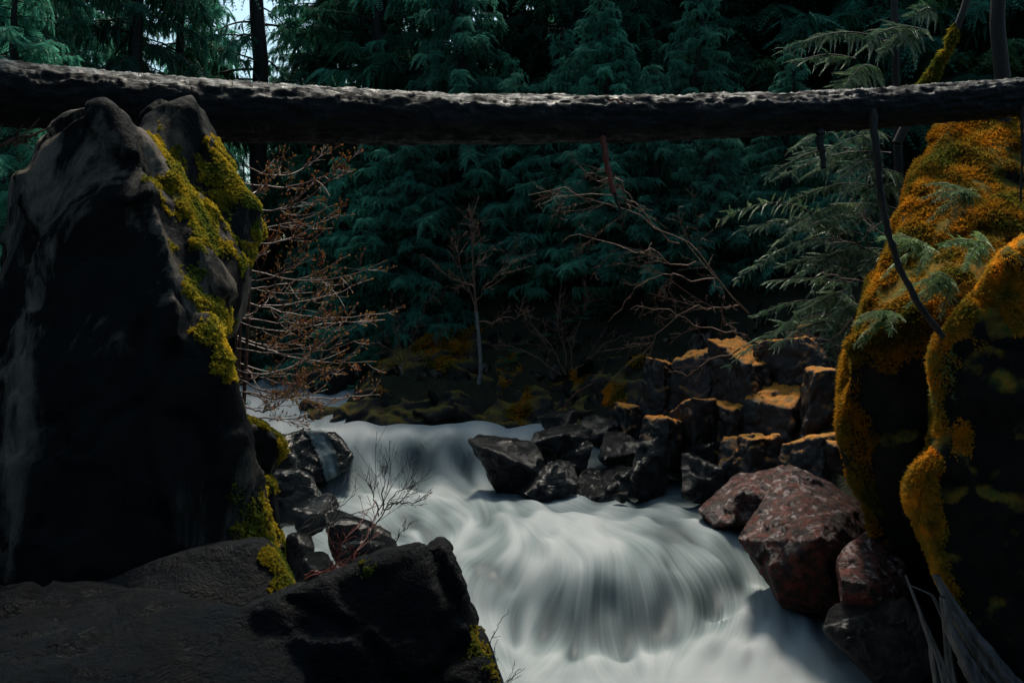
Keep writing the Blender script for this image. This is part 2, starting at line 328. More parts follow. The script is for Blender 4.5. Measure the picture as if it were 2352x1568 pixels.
def build_river():
    rows = np.concatenate([np.arange(895, 1000, 1.5), np.arange(1000, 1600, 2.3), np.arange(1600, 2300, 14.0)])
    dd = 3.6 * FPX / (rows - 664); dd[rows < 985] *= 0.82 + 0.18 * (rows[rows < 985] - 895) / 90
    dd = np.sort(dd)[::-1]
    cols = np.arange(500, 2480, 3.6)
    U = (cols - 1176) / FPX
    X = dd[:, None] * U[None, :]; Y = np.repeat(dd[:, None], len(cols), 1)
    cw = np.array([PZ(*c) for c in WC])
    q = np.stack([X.ravel(), Y.ravel()], 1)
    Z = rbf(cw[:, :2], cw[:, 2], q, 0.012, 0.10).reshape(X.shape)
    nr, nc = X.shape
    px, py = proj(np.stack([X.ravel(), Y.ravel(), Z.ravel()], 1)); px = px.reshape(X.shape); py = py.reshape(X.shape)
    qp = np.stack([px.ravel(), py.ravel()], 1) / 100.0
    wf = np.array(WF, float); foam = rbf(wf[:, :2] / 100, wf[:, 2], qp, 0.01, 0.1).reshape(X.shape)
    wv = np.array(WV, float); d = wv[:, 2:] / np.linalg.norm(wv[:, 2:], axis=1)[:, None]
    fl = rbf(wv[:, :2] / 100, d, qp, 0.05, 0.2).reshape(nr, nc, 2)
    fl /= np.linalg.norm(fl, axis=2)[..., None] + 1e-6
    # picture direction -> grid direction
    pxr, pxc = np.gradient(px); pyr, pyc = np.gradient(py)
    det = pxc * pyr - pxr * pyc; det = np.where(np.abs(det) < 0.6, np.where(det < 0, -0.6, 0.6), det)
    gc = (fl[..., 0] * pyr - fl[..., 1] * pxr) / det; gr = (-fl[..., 0] * pyc + fl[..., 1] * pxc) / det
    mag = np.sqrt(gc ** 2 + gr ** 2) + 1e-6; gc /= mag; gr /= mag
    rng = np.random.default_rng(5)
    def samp(a, r, c):
        r = np.clip(r, 0, nr - 1.001); c = np.clip(c, 0, nc - 1.001)
        r0 = r.astype(int); c0 = c.astype(int); fr = r - r0; fc = c - c0
        return (a[r0, c0] * (1 - fr) * (1 - fc) + a[r0 + 1, c0] * fr * (1 - fc) + a[r0, c0 + 1] * (1 - fr) * fc + a[r0 + 1, c0 + 1] * fr * fc)
    def blur(a, k):
        for _ in range(k):
            a = a.copy(); a[1:-1] = (a[:-2] + 2 * a[1:-1] + a[2:]) / 4; a[:, 1:-1] = (a[:, :-2] + 2 * a[:, 1:-1] + a[:, 2:]) / 4
        return a
    def lic(noise, n):
        acc = noise.copy(); wsum = 1.0
        for sgn in (1, -1):
            r, c = np.meshgrid(np.arange(nr, dtype=float), np.arange(nc, dtype=float), indexing='ij')
            for k in range(n):
                vr = samp(gr, r, c); vc = samp(gc, r, c); r = r + sgn * vr; c = c + sgn * vc
                w = 1 - (k + 1) / (n + 1)
                acc = acc + w * samp(noise, r, c)
                if sgn == 1: wsum += 2 * w
        a = acc / wsum
        a = a - blur(a, 120) if n > 0 else a
        return a / (a.std() + 1e-9)
    fine = lic(rng.standard_normal((nr, nc)), 26)
    mid = lic(blur(rng.standard_normal((nr, nc)), 5), 34)
    coarse = lic(blur(rng.standard_normal((nr, nc)), 40), 40)
    mask = np.clip((1600 - py) / 100, 0, 1)
    soft = lic(blur(rng.standard_normal((nr, nc)), 14), 14); cloud = lic(blur(rng.standard_normal((nr, nc)), 60), 8)
    amp = 0.55 + 0.75 * np.clip(1 - np.abs(foam - 0.45) * 1.3, 0, 1)
    hump = np.exp(-(((px - 1450) / 300) ** 2 + ((py - 1375) / 110) ** 2) ** 2); tongue = np.exp(-(((px - 980) / 150) ** 2 + ((py - 1050) / 45) ** 2) ** 2)
    st = 0.30 + 0.70 * np.maximum(hump, tongue)
    tur = lic(blur(rng.standard_normal((nr, nc)), 25), 10); tur2 = lic(blur(rng.standard_normal((nr, nc)), 9), 7)
    f = foam + mask * amp * (st * (0.050 * fine + 0.045 * mid + 0.030 * coarse) + 0.035 * fine * (1 - st) + 0.05 * soft + 0.09 * cloud + (1 - st) * (0.125 * tur + 0.055 * tur2))
    f = np.clip(f, 0.02, 1.0)
    s = Y / 13.0
    Z = Z + mask * s * (st * (0.0016 * mid + 0.003 * coarse) + 0.024 * cloud + (1 - st) * (0.020 * tur + 0.004 * tur2))
    V = np.stack([X, Y, Z], -1).reshape(-1, 3)
    i = np.arange(nr - 1)[:, None] * nc; j = np.arange(nc - 1)[None, :]
    F = np.stack([i + j, i + nc + j, i + nc + j + 1, i + j + 1], -1).reshape(-1, 4)
    cen = V[F].mean(1); cpx, cpy = proj(cen); keep = (cen[:, 1] < 20.6) | (cen[:, 0] < -3.5)
    me = mesh_np('river', V, F[keep])
    at = me.attributes.new('foam', 'FLOAT', 'POINT'); at.data.foreach_set('value', f.ravel().astype(np.float32))
    m, nt, n, l = new_mat('white_water'); b = NB(nt)
    a = b('ShaderNodeAttribute', attribute_name='foam')
    c = b.ramp(a.outputs['Fac'], [(0.0, (0.022, 0.034, 0.038)), (0.25, (0.045, 0.062, 0.068)), (0.55, (0.125, 0.152, 0.155)), (1.0, (0.255, 0.270, 0.272))])
    pr = b('ShaderNodeBsdfPrincipled'); b.put(c, pr.inputs['Base Color']); b.put(b.mapr(a.outputs['Fac'], 0.1, 0.6, 0.55, 0.9), pr.inputs['Roughness'])
    pr.inputs['Specular IOR Level'].default_value = 0.18
    out = b('ShaderNodeOutputMaterial'); b.put(pr.outputs[0], out.inputs[0])
    o = link('river', me, m, smooth=True); o['kind'] = 'structure'
    o['label'] = 'rushing white water of the river pouring between boulders'
    return o
river = build_river()
def veil(name, tops, bots, d0, d1, bulge, foam, seed):
    rng = np.random.default_rng(seed); nu, nv = 70, 46
    tp = resample(tops, nu); bt = resample(bots, nu); V = np.zeros((nv, nu, 3)); ph = rng.standard_normal(nu)
    for _ in range(3): ph[1:-1] = (ph[:-2] + ph[1:-1] + ph[2:]) / 3
    for a in range(nv):
        t = a / (nv - 1); e = t ** 1.4
        for c in range(nu):
            px, py = tp[c] + (bt[c] - tp[c]) * np.array((t, t))
            V[a, c] = P(px, py, d0 + (d1 - d0) * (1 - (1 - t) ** 2) - bulge * math.sin(math.pi * t) + 0.02 * ph[c])
    i = np.arange(nv - 1)[:, None] * nu; j = np.arange(nu - 1)[None, :]
    me = mesh_np(name, V.reshape(-1, 3), np.stack([i + j, i + nu + j, i + nu + j + 1, i + j + 1], -1).reshape(-1, 4))
    q = np.stack([np.tile(np.linspace(0, 14, nu), nv), np.repeat(np.linspace(0, 1.2, nv), nu), np.zeros(nu * nv)], 1)
    at = me.attributes.new('foam', 'FLOAT', 'POINT'); at.data.foreach_set('value', np.clip(foam + 0.28 * fbm(q, seed, 4), 0.05, 1).astype(np.float32))
    return link(name, me, river.data.materials[0], river, True)
veil('waterfall', [(645,908),(690,900),(732,906)], [(608,985),(650,990),(692,988)], 22.6, 21.0, 0.15, 0.85, 1)
veil('waterfall', [(538,918),(560,912),(580,922)], [(560,975),(585,980),(605,978)], 22.2, 21.4, 0.1, 0.8, 2)

# ------------------------------------------------------------------ ground
def ground_z(x, y):
    # river line: x of the channel centre by distance
    cx = np.interp(y, [-40, 6, 10, 14, 18, 21, 24, 30, 60], [1.0, 0.8, 0.5, 0.1, -1.0, -2.6, -5.5, -9.5, -24])
    hw = np.interp(y, [0, 6, 10, 14, 18, 22, 26, 40], [2.0, 2.8, 3.3, 3.5, 3.2, 2.4, 1.8, 1.4])
    bed = np.interp(y, [-40, 10, 13, 18, 20, 24, 40, 60], [-6, -5.2, -4.6, -4.4, -3.7, -3.2, -2.4, -2])
    dl = np.maximum(cx - hw - x, 0); dr = np.maximum(x - cx - hw, 0)
    rise = np.where(dl > 0, 3.3 * (1 - np.exp(-dl / 2.2)) + 0.10 * dl, 3.6 * (1 - np.exp(-dr / 3.2)) + 0.14 * dr)
    z = bed + rise
    far = np.clip((y - 30) / 60, 0, 1)
    z = np.minimum(z, 3.0 + 0 * z)
    t = np.clip((y - 20.3) / 1.4, 0, 1); st = t * t * (3 - 2 * t) * np.clip((x + 3.9) / 0.5, 0, 1) * np.clip((30 - y) / 5, 0, 1)
    z = np.maximum(z, -3.9 + 1.7 * st + np.where(st > 0, 0.25 * np.maximum(y - 21, 0), -9))
    return z * (1 - far) + far * 2.0
def build_ground():
    g = np.concatenate([-np.geomspace(600, 42, 14), np.arange(-40, 40.1, 0.5), np.geomspace(42, 600, 14)])
    gy = np.concatenate([-np.geomspace(600, 12, 10), np.arange(-10, 60.1, 0.5), np.geomspace(62, 900, 14)])
    X, Y = np.meshgrid(g, gy); Z = ground_z(X, Y)
    p = np.stack([X.ravel(), Y.ravel(), 0 * X.ravel()], 1)
    Z = Z + 0.25 * fbm(p * 0.5, 3, 4).reshape(X.shape)
    V = np.stack([X, Y, Z], -1).reshape(-1, 3); nr, nc = X.shape
    i = np.arange(nr - 1)[:, None] * nc; j = np.arange(nc - 1)[None, :]
    F = np.stack([i + j, i + j + 1, i + nc + j + 1, i + nc + j], -1).reshape(-1, 4)
    o = link('ground', mesh_np('ground', V, F), M['ground'], smooth=True); o['kind'] = 'structure'
    o['label'] = 'dark forest floor of the river banks'
build_ground()

# ------------------------------------------------------------------ rocks
def hull_bm(bm, pts):
    vs = [bm.verts.new(tuple(p)) for p in pts]
    r = bmesh.ops.convex_hull(bm, input=vs)
    junk = [e for e in r['geom_interior'] + r['geom_unused'] if isinstance(e, bmesh.types.BMVert)]
    if junk: bmesh.ops.delete(bm, geom=list(set(junk)), context='VERTS')
def mesh_arrays(me):
    V = np.empty(len(me.vertices) * 3, np.float32); me.vertices.foreach_get('co', V)
    N = np.empty(len(me.vertices) * 3, np.float32); me.vertex_normals.foreach_get('vector', N)
    E = np.empty(len(me.edges) * 2, np.int32); me.edges.foreach_get('vertices', E)
    return V.reshape(-1, 3).astype(float), N.reshape(-1, 3).astype(float), E.reshape(-1, 2)
def rock_mesh(name, hulls, voxel, smooth=3, amp=0.05, freq=1.5, seed=1, ridge=0.0, flow=(1, 1, 1), facet=0.0, cell=0.5, crack=0.0, cfreq=0.9):
    bm = bmesh.new()
    for h in hulls: hull_bm(bm, h)
    me0 = bpy.data.meshes.new(name); bm.to_mesh(me0); bm.free()
    o = bpy.data.objects.new('tmp', me0); col.objects.link(o)
    md = o.modifiers.new('r', 'REMESH'); md.mode = 'VOXEL'; md.voxel_size = voxel; md.adaptivity = 0.0
    dg = bpy.context.evaluated_depsgraph_get(); dg.update()
    me = bpy.data.meshes.new_from_object(o.evaluated_get(dg))
    bpy.data.objects.remove(o); bpy.data.meshes.remove(me0)
    V, N, E = mesh_arrays(me)
    deg = np.bincount(E.ravel(), minlength=len(V)).astype(float)[:, None]
    for _ in range(smooth):
        S = np.stack([np.bincount(E[:, 0], V[E[:, 1], c], len(V)) + np.bincount(E[:, 1], V[E[:, 0], c], len(V)) for c in range(3)], 1)
        V = 0.4 * V + 0.6 * S / np.maximum(deg, 1)
    me.vertices.foreach_set('co', V.astype(np.float32).ravel()); me.update()
    V, N, E = mesh_arrays(me)
    q = V * np.array(flow)
    dsp = amp * fbm(q * freq, seed, 5)
    if ridge: dsp -= ridge * (1 - np.abs(fbm(q * freq * 1.7 + 9, seed + 7, 3)).clip(0, 0.25) * 4) 
    if crack:
        ck = fbm(V * np.array((1.0, 0.55, 0.8)) * cfreq, seed + 51, 3); dsp -= crack * np.exp(-(ck / 0.045) ** 2)
        ck = fbm(V * np.array((0.6, 1.0, 1.0)) * cfreq * 1.3 + 5, seed + 61, 3); dsp -= 0.7 * crack * np.exp(-(ck / 0.025) ** 2)
    if facet:
        rg = np.random.default_rng(seed + 77); lo, hi = V.min(0), V.max(0)
        ns = int(min(220, max(12, len(V) * (voxel / cell) ** 2 * 1.2)))
        C = V[rg.integers(0, len(V), ns)]; G = rg.standard_normal((ns, 3))
        q2 = V + 0.18 * cell * np.stack([fbm(V * 2.5 / cell * 0.5, seed + k, 3) for k in (31, 32, 33)], 1)
        idx = np.concatenate([np.argmin(((q2[a:a + 8000, None, :] - C[None]) ** 2).sum(-1), 1) for a in range(0, len(V), 8000)])
        dsp += facet * np.clip(np.einsum('ij,ij->i', V - C[idx], G[idx]) / cell, -1, 1) + 0.2 * facet * rg.standard_normal(ns)[idx]
    V = V + N * dsp[:, None]
    if facet:
        S = np.stack([np.bincount(E[:, 0], V[E[:, 1], c], len(V)) + np.bincount(E[:, 1], V[E[:, 0], c], len(V)) for c in range(3)], 1)
        V = 0.75 * V + 0.25 * S / np.maximum(deg, 1)
    me.vertices.foreach_set('co', V.astype(np.float32).ravel()); me.update()
    me.name = name
    return me
def W(hs):
    """hull given as picture points with distance; a 4th number pushes a second, slightly smaller copy back by that much"""
    out = []; cx = sum(p[0] for p in hs) / len(hs); cy = sum(p[1] for p in hs) / len(hs)
    for p in hs:
        out.append(P(*p[:3]))
        if len(p) > 3:
            k = p[2] / (p[2] + p[3]); f = 1 - 0.25 * (1 - k)          # the far side narrows a little
            out.append(P(cx + (p[0] - cx) * f, cy + (p[1] - cy) * f, p[2] + p[3]))
    return out
def back(hs, t, sh=0.0):
    return [tuple(p) + (t,) for p in hs]

def rock(name, label, hulls, mat, voxel=0.04, cat='rock', group=None, **kw):
    me = rock_mesh(name, [W(h) for h in hulls], voxel, **kw)
    o = link(name, me, mat, smooth=True)
    tag(o, label, cat, group)
    return o
def boulder_pts(x0, y0, x1, y1, d, dep=None, seed=1, n=22, tilt=0.0, sink=0.25):
    """irregular boulder filling a picture box whose foot is at y1, front at distance d"""
    r = np.random.default_rng(seed)
    a = P(x0, y0, d); b = P(x1, y1, d); w = b[0] - a[0]; h = a[2] - b[2]; dep = dep or 0.9 * w
    c = np.array(((a[0] + b[0]) / 2, d, (a[2] + b[2]) / 2))
    v = r.standard_normal((n, 3)); v /= np.linalg.norm(v, axis=1)[:, None]
    v = np.sign(v) * np.abs(v) ** 0.7; v /= np.abs(v).max(0)
    v[:, 2] += tilt * v[:, 0]
    v /= np.abs(v).max(0)
    lo = v[:, 2] < 0; v[lo, 2] *= 1 + 2 * sink
    return c + v * np.array((w / 2, dep / 2, h / 2))
def boulder(name, label, box, mat, seed=1, voxel=0.045, cat='boulder', group=None, n=10, dep=None, tilt=0.0, amp=0.015, freq=5.0, smooth=1, ridge=0.0, sink=0.25, facet=0.02, cell=0.25):
    me = rock_mesh(name, [boulder_pts(*box, dep=dep, seed=seed, n=n, tilt=tilt, sink=sink)], voxel, smooth=smooth, amp=amp, freq=freq, seed=seed, ridge=ridge, facet=facet, cell=cell)
    o = link(name, me, mat, smooth=True); tag(o, label, cat, group)
    return o

def block_pts(x0, y0, x1, y1, d, seed=1, rot=0.9):
    r = np.random.default_rng(seed); a = P(x0, y0, d); b = P(x1, y1, d); w = b[0] - a[0]; h = a[2] - b[2]; dep = w * r.uniform(0.8, 1.3)
    c = np.array(((a[0] + b[0]) / 2, d, (a[2] + b[2]) / 2)); an = r.uniform(-rot, rot); out = []; tx, ty = r.uniform(-0.35, 0.35, 2)
    for sx in (-1, 1):
        for sy in (-1, 1):
            for sz in (-1, 1):
                q = np.array((sx, sy, sz)) * r.uniform(0.8, 1.2, 3) * (1.0 if sz < 0 else r.uniform(0.55, 1.0))
                q[2] = sz * r.uniform(0.85, 1.05) * (1.4 if sz < 0 else 1)
                x, y = q[0] * math.cos(an) - q[1] * math.sin(an), q[0] * math.sin(an) + q[1] * math.cos(an)
                out.append(c + np.array((x * w / 2, y * dep / 2, q[2] * h / 2 + (tx * x * w + ty * y * dep) / 2)))
    return np.array(out)
# moss tufts on a rock: nodules (small lumps) or hanging blades
def ico():
    bm = bmesh.new(); vv = [bm.verts.new(c) for c in ((1,0,0),(-1,0,0),(0,1,0),(0,-1,0),(0,0,1),(0,0,-1))]
    for a_ in (0, 1):
        for b_ in (2, 3):
            for c_ in (4, 5): bm.faces.new((vv[a_], vv[b_], vv[c_]))
    bm.verts.index_update()
    v = np.array([x.co[:] for x in bm.verts]); f = np.array([[x.index for x in y.verts] for y in bm.faces]); bm.free()
    return v[f]
ICO = ico()
def surface_samples(me, n, rng):
    me.calc_loop_triangles()
    t = np.empty(len(me.loop_triangles) * 3, np.int32); me.loop_triangles.foreach_get('vertices', t); t = t.reshape(-1, 3)
    V, N, E = mesh_arrays(me)
    A = V[t]; ar = np.linalg.norm(np.cross(A[:, 1] - A[:, 0], A[:, 2] - A[:, 0]), axis=1)
    ar = ar * (1 - 0.85 * (A[:, 0, 0] / A[:, 0, 1] > 0.56)) * (1 - 0.8 * (A[:, 0, 1] > A[:, 0, 1].mean() + 1.2))    # fewer samples far right and round the back
    k = rng.choice(len(t), n, p=ar / ar.sum()); u = rng.random((n, 2)); fl = u.sum(1) > 1; u[fl] = 1 - u[fl]
    p = A[k, 0] + u[:, :1] * (A[k, 1] - A[k, 0]) + u[:, 1:] * (A[k, 2] - A[k, 0])
    nn = N[t[k, 0]]; return p, nn
def moss(parent, blobs, mat, n=60000, size=(0.012, 0.03), seed=1, face=(0.3, 0.0, 0.6), thr=0.1, nfreq=4.0, hang=0.0, label=None, front=True):
    """tufts where the rock is seen inside the picture blobs (px, py, radius px[, strength]) and faces the given way"""
    rng = np.random.default_rng(seed)
    p, nn = surface_samples(parent.data, n, rng)
    px, py = proj(p)
    den = np.zeros(len(p))
    for bl in blobs:
        if bl[0] == 'line':
            dist = np.full(len(p), 1e9)
            for (ax, ay), (bx, by) in zip(bl[1][:-1], bl[1][1:]):
                tt = np.clip(((px - ax) * (bx - ax) + (py - ay) * (by - ay)) / ((bx - ax) ** 2 + (by - ay) ** 2 + 1e-6), 0, 1)
                dist = np.minimum(dist, np.hypot(px - ax - tt * (bx - ax), py - ay - tt * (by - ay)))
            den = np.maximum(den, (bl[3] if len(bl) > 3 else 1.0) * np.clip(1.4 * (1 - dist / bl[2]), 0, 1)); continue
        st = bl[3] if len(bl) > 3 else 1.0
        den = np.maximum(den, st * np.clip(1.4 * (1 - np.hypot(px - bl[0], py - bl[1]) / bl[2]), 0, 1))
    fc = np.array(face); fc = fc / np.linalg.norm(fc)
    den = den * np.clip(nn @ fc * 2.2 + 0.25, 0, 1)
    den = np.where(den > 0.03, den + 0.75 * fbm(p * nfreq, seed, 4) + 0.4 * fbm(p * 1.4, seed + 3, 2) - 0.35, -1)
    k = den > thr - 0.12 + 0.6 * rng.random(len(p)) ** 1.5
    p = p[k]; nn = nn[k]; m = len(p)
    if m == 0: return None
    s = rng.uniform(size[0], size[1], m) * (0.7 + 0.6 * np.clip(den[k], 0, 1))
    if hang > 0:
        T = []
        for q in range(3):
            r = rng.standard_normal((m, 3)) * 0.5
            d = nn * 0.6 + r; d[:, 2] -= hang; d /= np.linalg.norm(d, axis=1)[:, None]
            sd_ = np.cross(d, rng.standard_normal((m, 3))); sd_ /= np.linalg.norm(sd_, axis=1)[:, None]
            L = s[:, None] * rng.uniform(0.8, 1.9, (m, 1))
            T.append(np.stack([p + sd_ * s[:, None] * 0.3, p - sd_ * s[:, None] * 0.3, p + d * L + nn * s[:, None] * 0.4], 1))
        T = np.concatenate(T)
    else:
        q = rng.standard_normal((m, 4)); q /= np.linalg.norm(q, axis=1)[:, None]
        sc3 = s[:, None] * rng.uniform(0.6, 1.15, (m, 3))
        T = p[:, None, None, :] + nn[:, None, None, :] * s[:, None, None, None] * 0.4 + ICO[None] * sc3[:, None, None, :]
        T = T + (rng.standard_normal((m, 8, 1, 3)) * 0.3) * s[:, None, None, None]
    o = link('moss', soup('moss', T.reshape(-1, 3, 3)), mat, parent)
    o['kind'] = 'stuff'
    if label: o['label'] = label
    return o

# --- the big rock on the left
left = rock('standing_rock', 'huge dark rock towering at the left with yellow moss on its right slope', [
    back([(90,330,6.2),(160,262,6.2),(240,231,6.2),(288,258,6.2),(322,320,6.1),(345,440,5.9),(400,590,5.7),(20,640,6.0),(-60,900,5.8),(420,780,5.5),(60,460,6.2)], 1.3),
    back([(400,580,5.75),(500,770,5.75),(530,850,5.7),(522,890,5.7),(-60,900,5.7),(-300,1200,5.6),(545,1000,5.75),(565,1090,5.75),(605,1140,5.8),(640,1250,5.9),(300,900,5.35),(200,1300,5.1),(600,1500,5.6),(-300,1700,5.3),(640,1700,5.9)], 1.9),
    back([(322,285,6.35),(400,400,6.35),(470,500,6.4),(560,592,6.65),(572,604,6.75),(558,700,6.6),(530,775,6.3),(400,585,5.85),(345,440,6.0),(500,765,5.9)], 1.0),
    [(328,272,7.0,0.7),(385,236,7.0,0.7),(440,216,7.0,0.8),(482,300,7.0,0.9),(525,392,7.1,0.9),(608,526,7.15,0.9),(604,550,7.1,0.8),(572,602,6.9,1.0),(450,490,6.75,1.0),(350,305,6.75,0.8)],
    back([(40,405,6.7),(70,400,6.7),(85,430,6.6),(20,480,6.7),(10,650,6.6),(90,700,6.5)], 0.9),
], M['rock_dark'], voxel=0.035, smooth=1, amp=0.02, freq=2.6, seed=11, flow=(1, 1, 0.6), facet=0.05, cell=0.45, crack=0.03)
moss(left, [(370,345,70,.8),(420,430,100),(480,500,100),(540,570,70),(520,380,50),(545,430,60),(570,480,60),(595,530,50),(500,340,40,.8),(440,560,60,.6)], M['moss_yellow'], 700000, (0.005, 0.015), 3, (0.6, -0.3, 0.6), 0.2, 7.5, label='yellow green moss on the right slope')
moss(left, [(460,690,60),(490,750,60),(520,810,60),(535,850,40),(440,640,50,.7)], M['moss_yellow'], 500000, (0.005, 0.015), 4, (0.7, -0.3, 0.5), 0.15, 8.0, label='yellow moss along the lower edge')
moss(left, [(560,1150,60),(580,1200,60),(600,1230,50)], M['moss_yellow'], 190000, (0.007, 0.017), 5, (0.6, -0.5, 0.5), 0.0, 6.0, label='yellow moss at the foot')

# --- ledge in the foreground
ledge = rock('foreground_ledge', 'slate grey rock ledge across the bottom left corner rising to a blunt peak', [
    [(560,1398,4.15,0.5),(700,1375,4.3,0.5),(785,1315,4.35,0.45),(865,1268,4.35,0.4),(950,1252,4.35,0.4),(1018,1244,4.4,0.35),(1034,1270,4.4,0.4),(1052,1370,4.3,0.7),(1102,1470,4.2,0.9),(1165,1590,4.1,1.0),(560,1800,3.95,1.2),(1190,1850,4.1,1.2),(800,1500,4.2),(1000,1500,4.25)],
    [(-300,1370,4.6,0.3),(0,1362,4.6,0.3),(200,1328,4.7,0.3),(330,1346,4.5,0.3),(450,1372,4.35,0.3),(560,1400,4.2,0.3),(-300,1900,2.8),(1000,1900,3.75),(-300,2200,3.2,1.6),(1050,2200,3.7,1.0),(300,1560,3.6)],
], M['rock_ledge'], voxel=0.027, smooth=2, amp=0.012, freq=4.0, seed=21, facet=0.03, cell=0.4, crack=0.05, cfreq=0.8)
block = rock('ledge_block', 'low slate block with a pale rim behind the foreground ledge', [
    back([(330,1300,4.9),(450,1255,4.9),(560,1243,4.95),(612,1238,5.0),(640,1290,5.0),(690,1370,4.95),(600,1420,4.7),(330,1420,4.6),(200,1340,4.9)], 0.7)],
    M['rock_ledge'], voxel=0.025, smooth=3, amp=0.02, freq=2.0, seed=22)
moss(block, [(640,1290,50),(655,1340,50),(670,1370,40)], M['moss_yellow'], 90000, (0.006, 0.014), 6, (0.6, -0.5, 0.4), 0.0, 6.0)
moss(ledge, [(1100,1480,60,.6),(1130,1550,60,.8),(840,1290,40,.5)], M['moss_yellow'], 120000, (0.004, 0.010), 7, (0.6, -0.4, 0.3), 0.2, 8.0)

# --- rocks between the big rock and the water
r1 = rock('mossy_boulder', 'dark round boulder crowned with yellow moss beside the big left rock', [
    back([(545,965,8.0),(600,968,8.0),(640,1000,8.0),(650,1040,8.0),(625,1095,8.0),(560,1110,7.9),(530,1050,7.9)], 0.9)], M['rock_dark'], voxel=0.035, smooth=3, amp=0.03, seed=31, facet=0.03, cell=0.3)
moss(r1, [(560,965,50),(610,975,45),(640,1010,40),(650,1045,30)], M['moss_yellow'], 55000, (0.010, 0.024), 8, (0.5, 0.0, 0.6), -0.05, 5.0)
r2 = rock('rock_pillar', 'narrow dark rock pillar below the moss crowned boulder', [
    back([(560,1100,7.7),(625,1092,7.7),(640,1130,7.7),(650,1210,7.6),(655,1330,7.5),(540,1350,7.4)], 0.9)], M['rock_dark'], voxel=0.04, smooth=2, amp=0.04, seed=32, facet=0.03, cell=0.3)
moss(r2, [(610,1098,40),(640,1250,35),(665,1300,50),(675,1340,40)], M['moss_yellow'], 55000, (0.009, 0.022), 9, (0.5, -0.3, 0.6), -0.05, 6.0)
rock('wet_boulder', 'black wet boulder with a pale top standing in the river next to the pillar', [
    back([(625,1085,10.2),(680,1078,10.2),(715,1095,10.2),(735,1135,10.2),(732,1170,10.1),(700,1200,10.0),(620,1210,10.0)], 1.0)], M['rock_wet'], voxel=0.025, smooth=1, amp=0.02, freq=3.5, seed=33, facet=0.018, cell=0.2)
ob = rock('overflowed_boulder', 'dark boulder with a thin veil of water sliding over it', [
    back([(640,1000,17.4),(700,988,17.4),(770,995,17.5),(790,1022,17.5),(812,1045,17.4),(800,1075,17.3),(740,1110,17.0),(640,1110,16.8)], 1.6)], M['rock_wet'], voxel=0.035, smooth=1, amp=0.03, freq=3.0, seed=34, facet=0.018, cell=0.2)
def skin(src, left, right, seed):
    me0 = src.data; V, N, E = mesh_arrays(me0); F = np.empty(len(me0.polygons) * 4, np.int32); me0.polygons.foreach_get('vertices', F); F = F.reshape(-1, 4)
    px, py = proj(V); ys = [p[1] for p in left]
    xl = np.interp(py, ys, [p[0] for p in left]); xr = np.interp(py, [p[1] for p in right], [p[0] for p in right]); u = (px - xl) / (xr - xl)
    ok = (u > 0.22) & (u < 0.80) & (V[:, 1] < V[:, 1].mean() + 0.8)
    k = ok[F].all(1); idx, inv = np.unique(F[k], return_inverse=True)
    me = mesh_np('water_veil', V[idx] + N[idx] * 0.02, inv.reshape(-1, 4)); uu = u[idx]
    f = 0.55 * np.sin(np.clip((uu - 0.2) / 0.6, 0, 1) * math.pi) ** 1.5 + 0.2 * fbm(np.stack([uu * 7, py[idx] / 160, 0 * uu], 1), seed, 4)
    at = me.attributes.new('foam', 'FLOAT', 'POINT'); at.data.foreach_set('value', np.clip(f, 0.02, 1).astype(np.float32))
    link('water_veil', me, river.data.materials[0], src, True)
skin(ob, [(672,985),(690,1010),(715,1060),(735,1120)], [(768,985),(785,1020),(795,1060),(802,1120)], 5)
boulder('wet_rock', 'low black wet rock under the foreground shrub', (740, 1165, 905, 1300, 8.2), M['rock_wet'], 35, 0.035, tilt=-0.2)
boulder('wet_rock', 'small black rock wedged below the pillar by a trickle of water', (655, 1195, 745, 1320, 7.6), M['rock_wet'], 36, 0.035)
boulder('wet_rock', 'flat glistening rock just behind the ledge peak', (770, 1225, 930, 1330, 7.2), M['rock_wet'], 37, 0.03)

boulder('wet_rock', 'black rock under the moss crowned boulder at the edge of the river', (660, 1130, 780, 1230, 9.6), M['rock_wet'], 38, 0.035)
boulder('wet_rock', 'small wet stone in the trickle left of the foreground shrub', (690, 1260, 790, 1350, 6.6), M['rock_wet'], 39, 0.025)
boulder('wet_rock', 'dark rock in the gap beneath the bare red shrub', (515, 985, 590, 1060, 12.5), M['rock_wet'], 40, 0.05)
boulder('wet_rock', 'dark rock behind the black wet boulder', (600, 1020, 690, 1110, 13.0), M['rock_wet'], 41, 0.05)

# --- right cliff
cliff_a = rock('mossy_cliff', 'tall overhanging cliff rock at the right draped in orange moss', [
    [(2165,285,12.9,1.5),(2120,370,12.3,1.5),(2100,470,11.9,1.5),(2040,610,11.3,1.6),(1985,700,10.95,1.8),(1955,770,10.8,2),(1936,840,10.7,2),(1930,910,10.8,2),(2400,220,13.4,1.5),(3100,250,13.6,1.5),(2352,560,11.0),(2200,720,10.35),(2150,830,10.3),(3100,700,10.9,2)],
    [(1936,840,10.7,2),(1930,905,10.7,2),(1942,985,10.8,2),(1962,1060,10.8,2),(1985,1150,10.9,2),(2022,1245,11,2),(2095,1335,11,2),(2150,820,10.3),(2160,1000,10.5),(2150,1200,10.7),(2300,1500,10.9,2),(3000,900,10.5,2),(3000,1700,10.9,2)],
], M['rock_cliff'], voxel=0.062, smooth=3, amp=0.05, freq=1.6, seed=41, facet=0.08, cell=0.6)
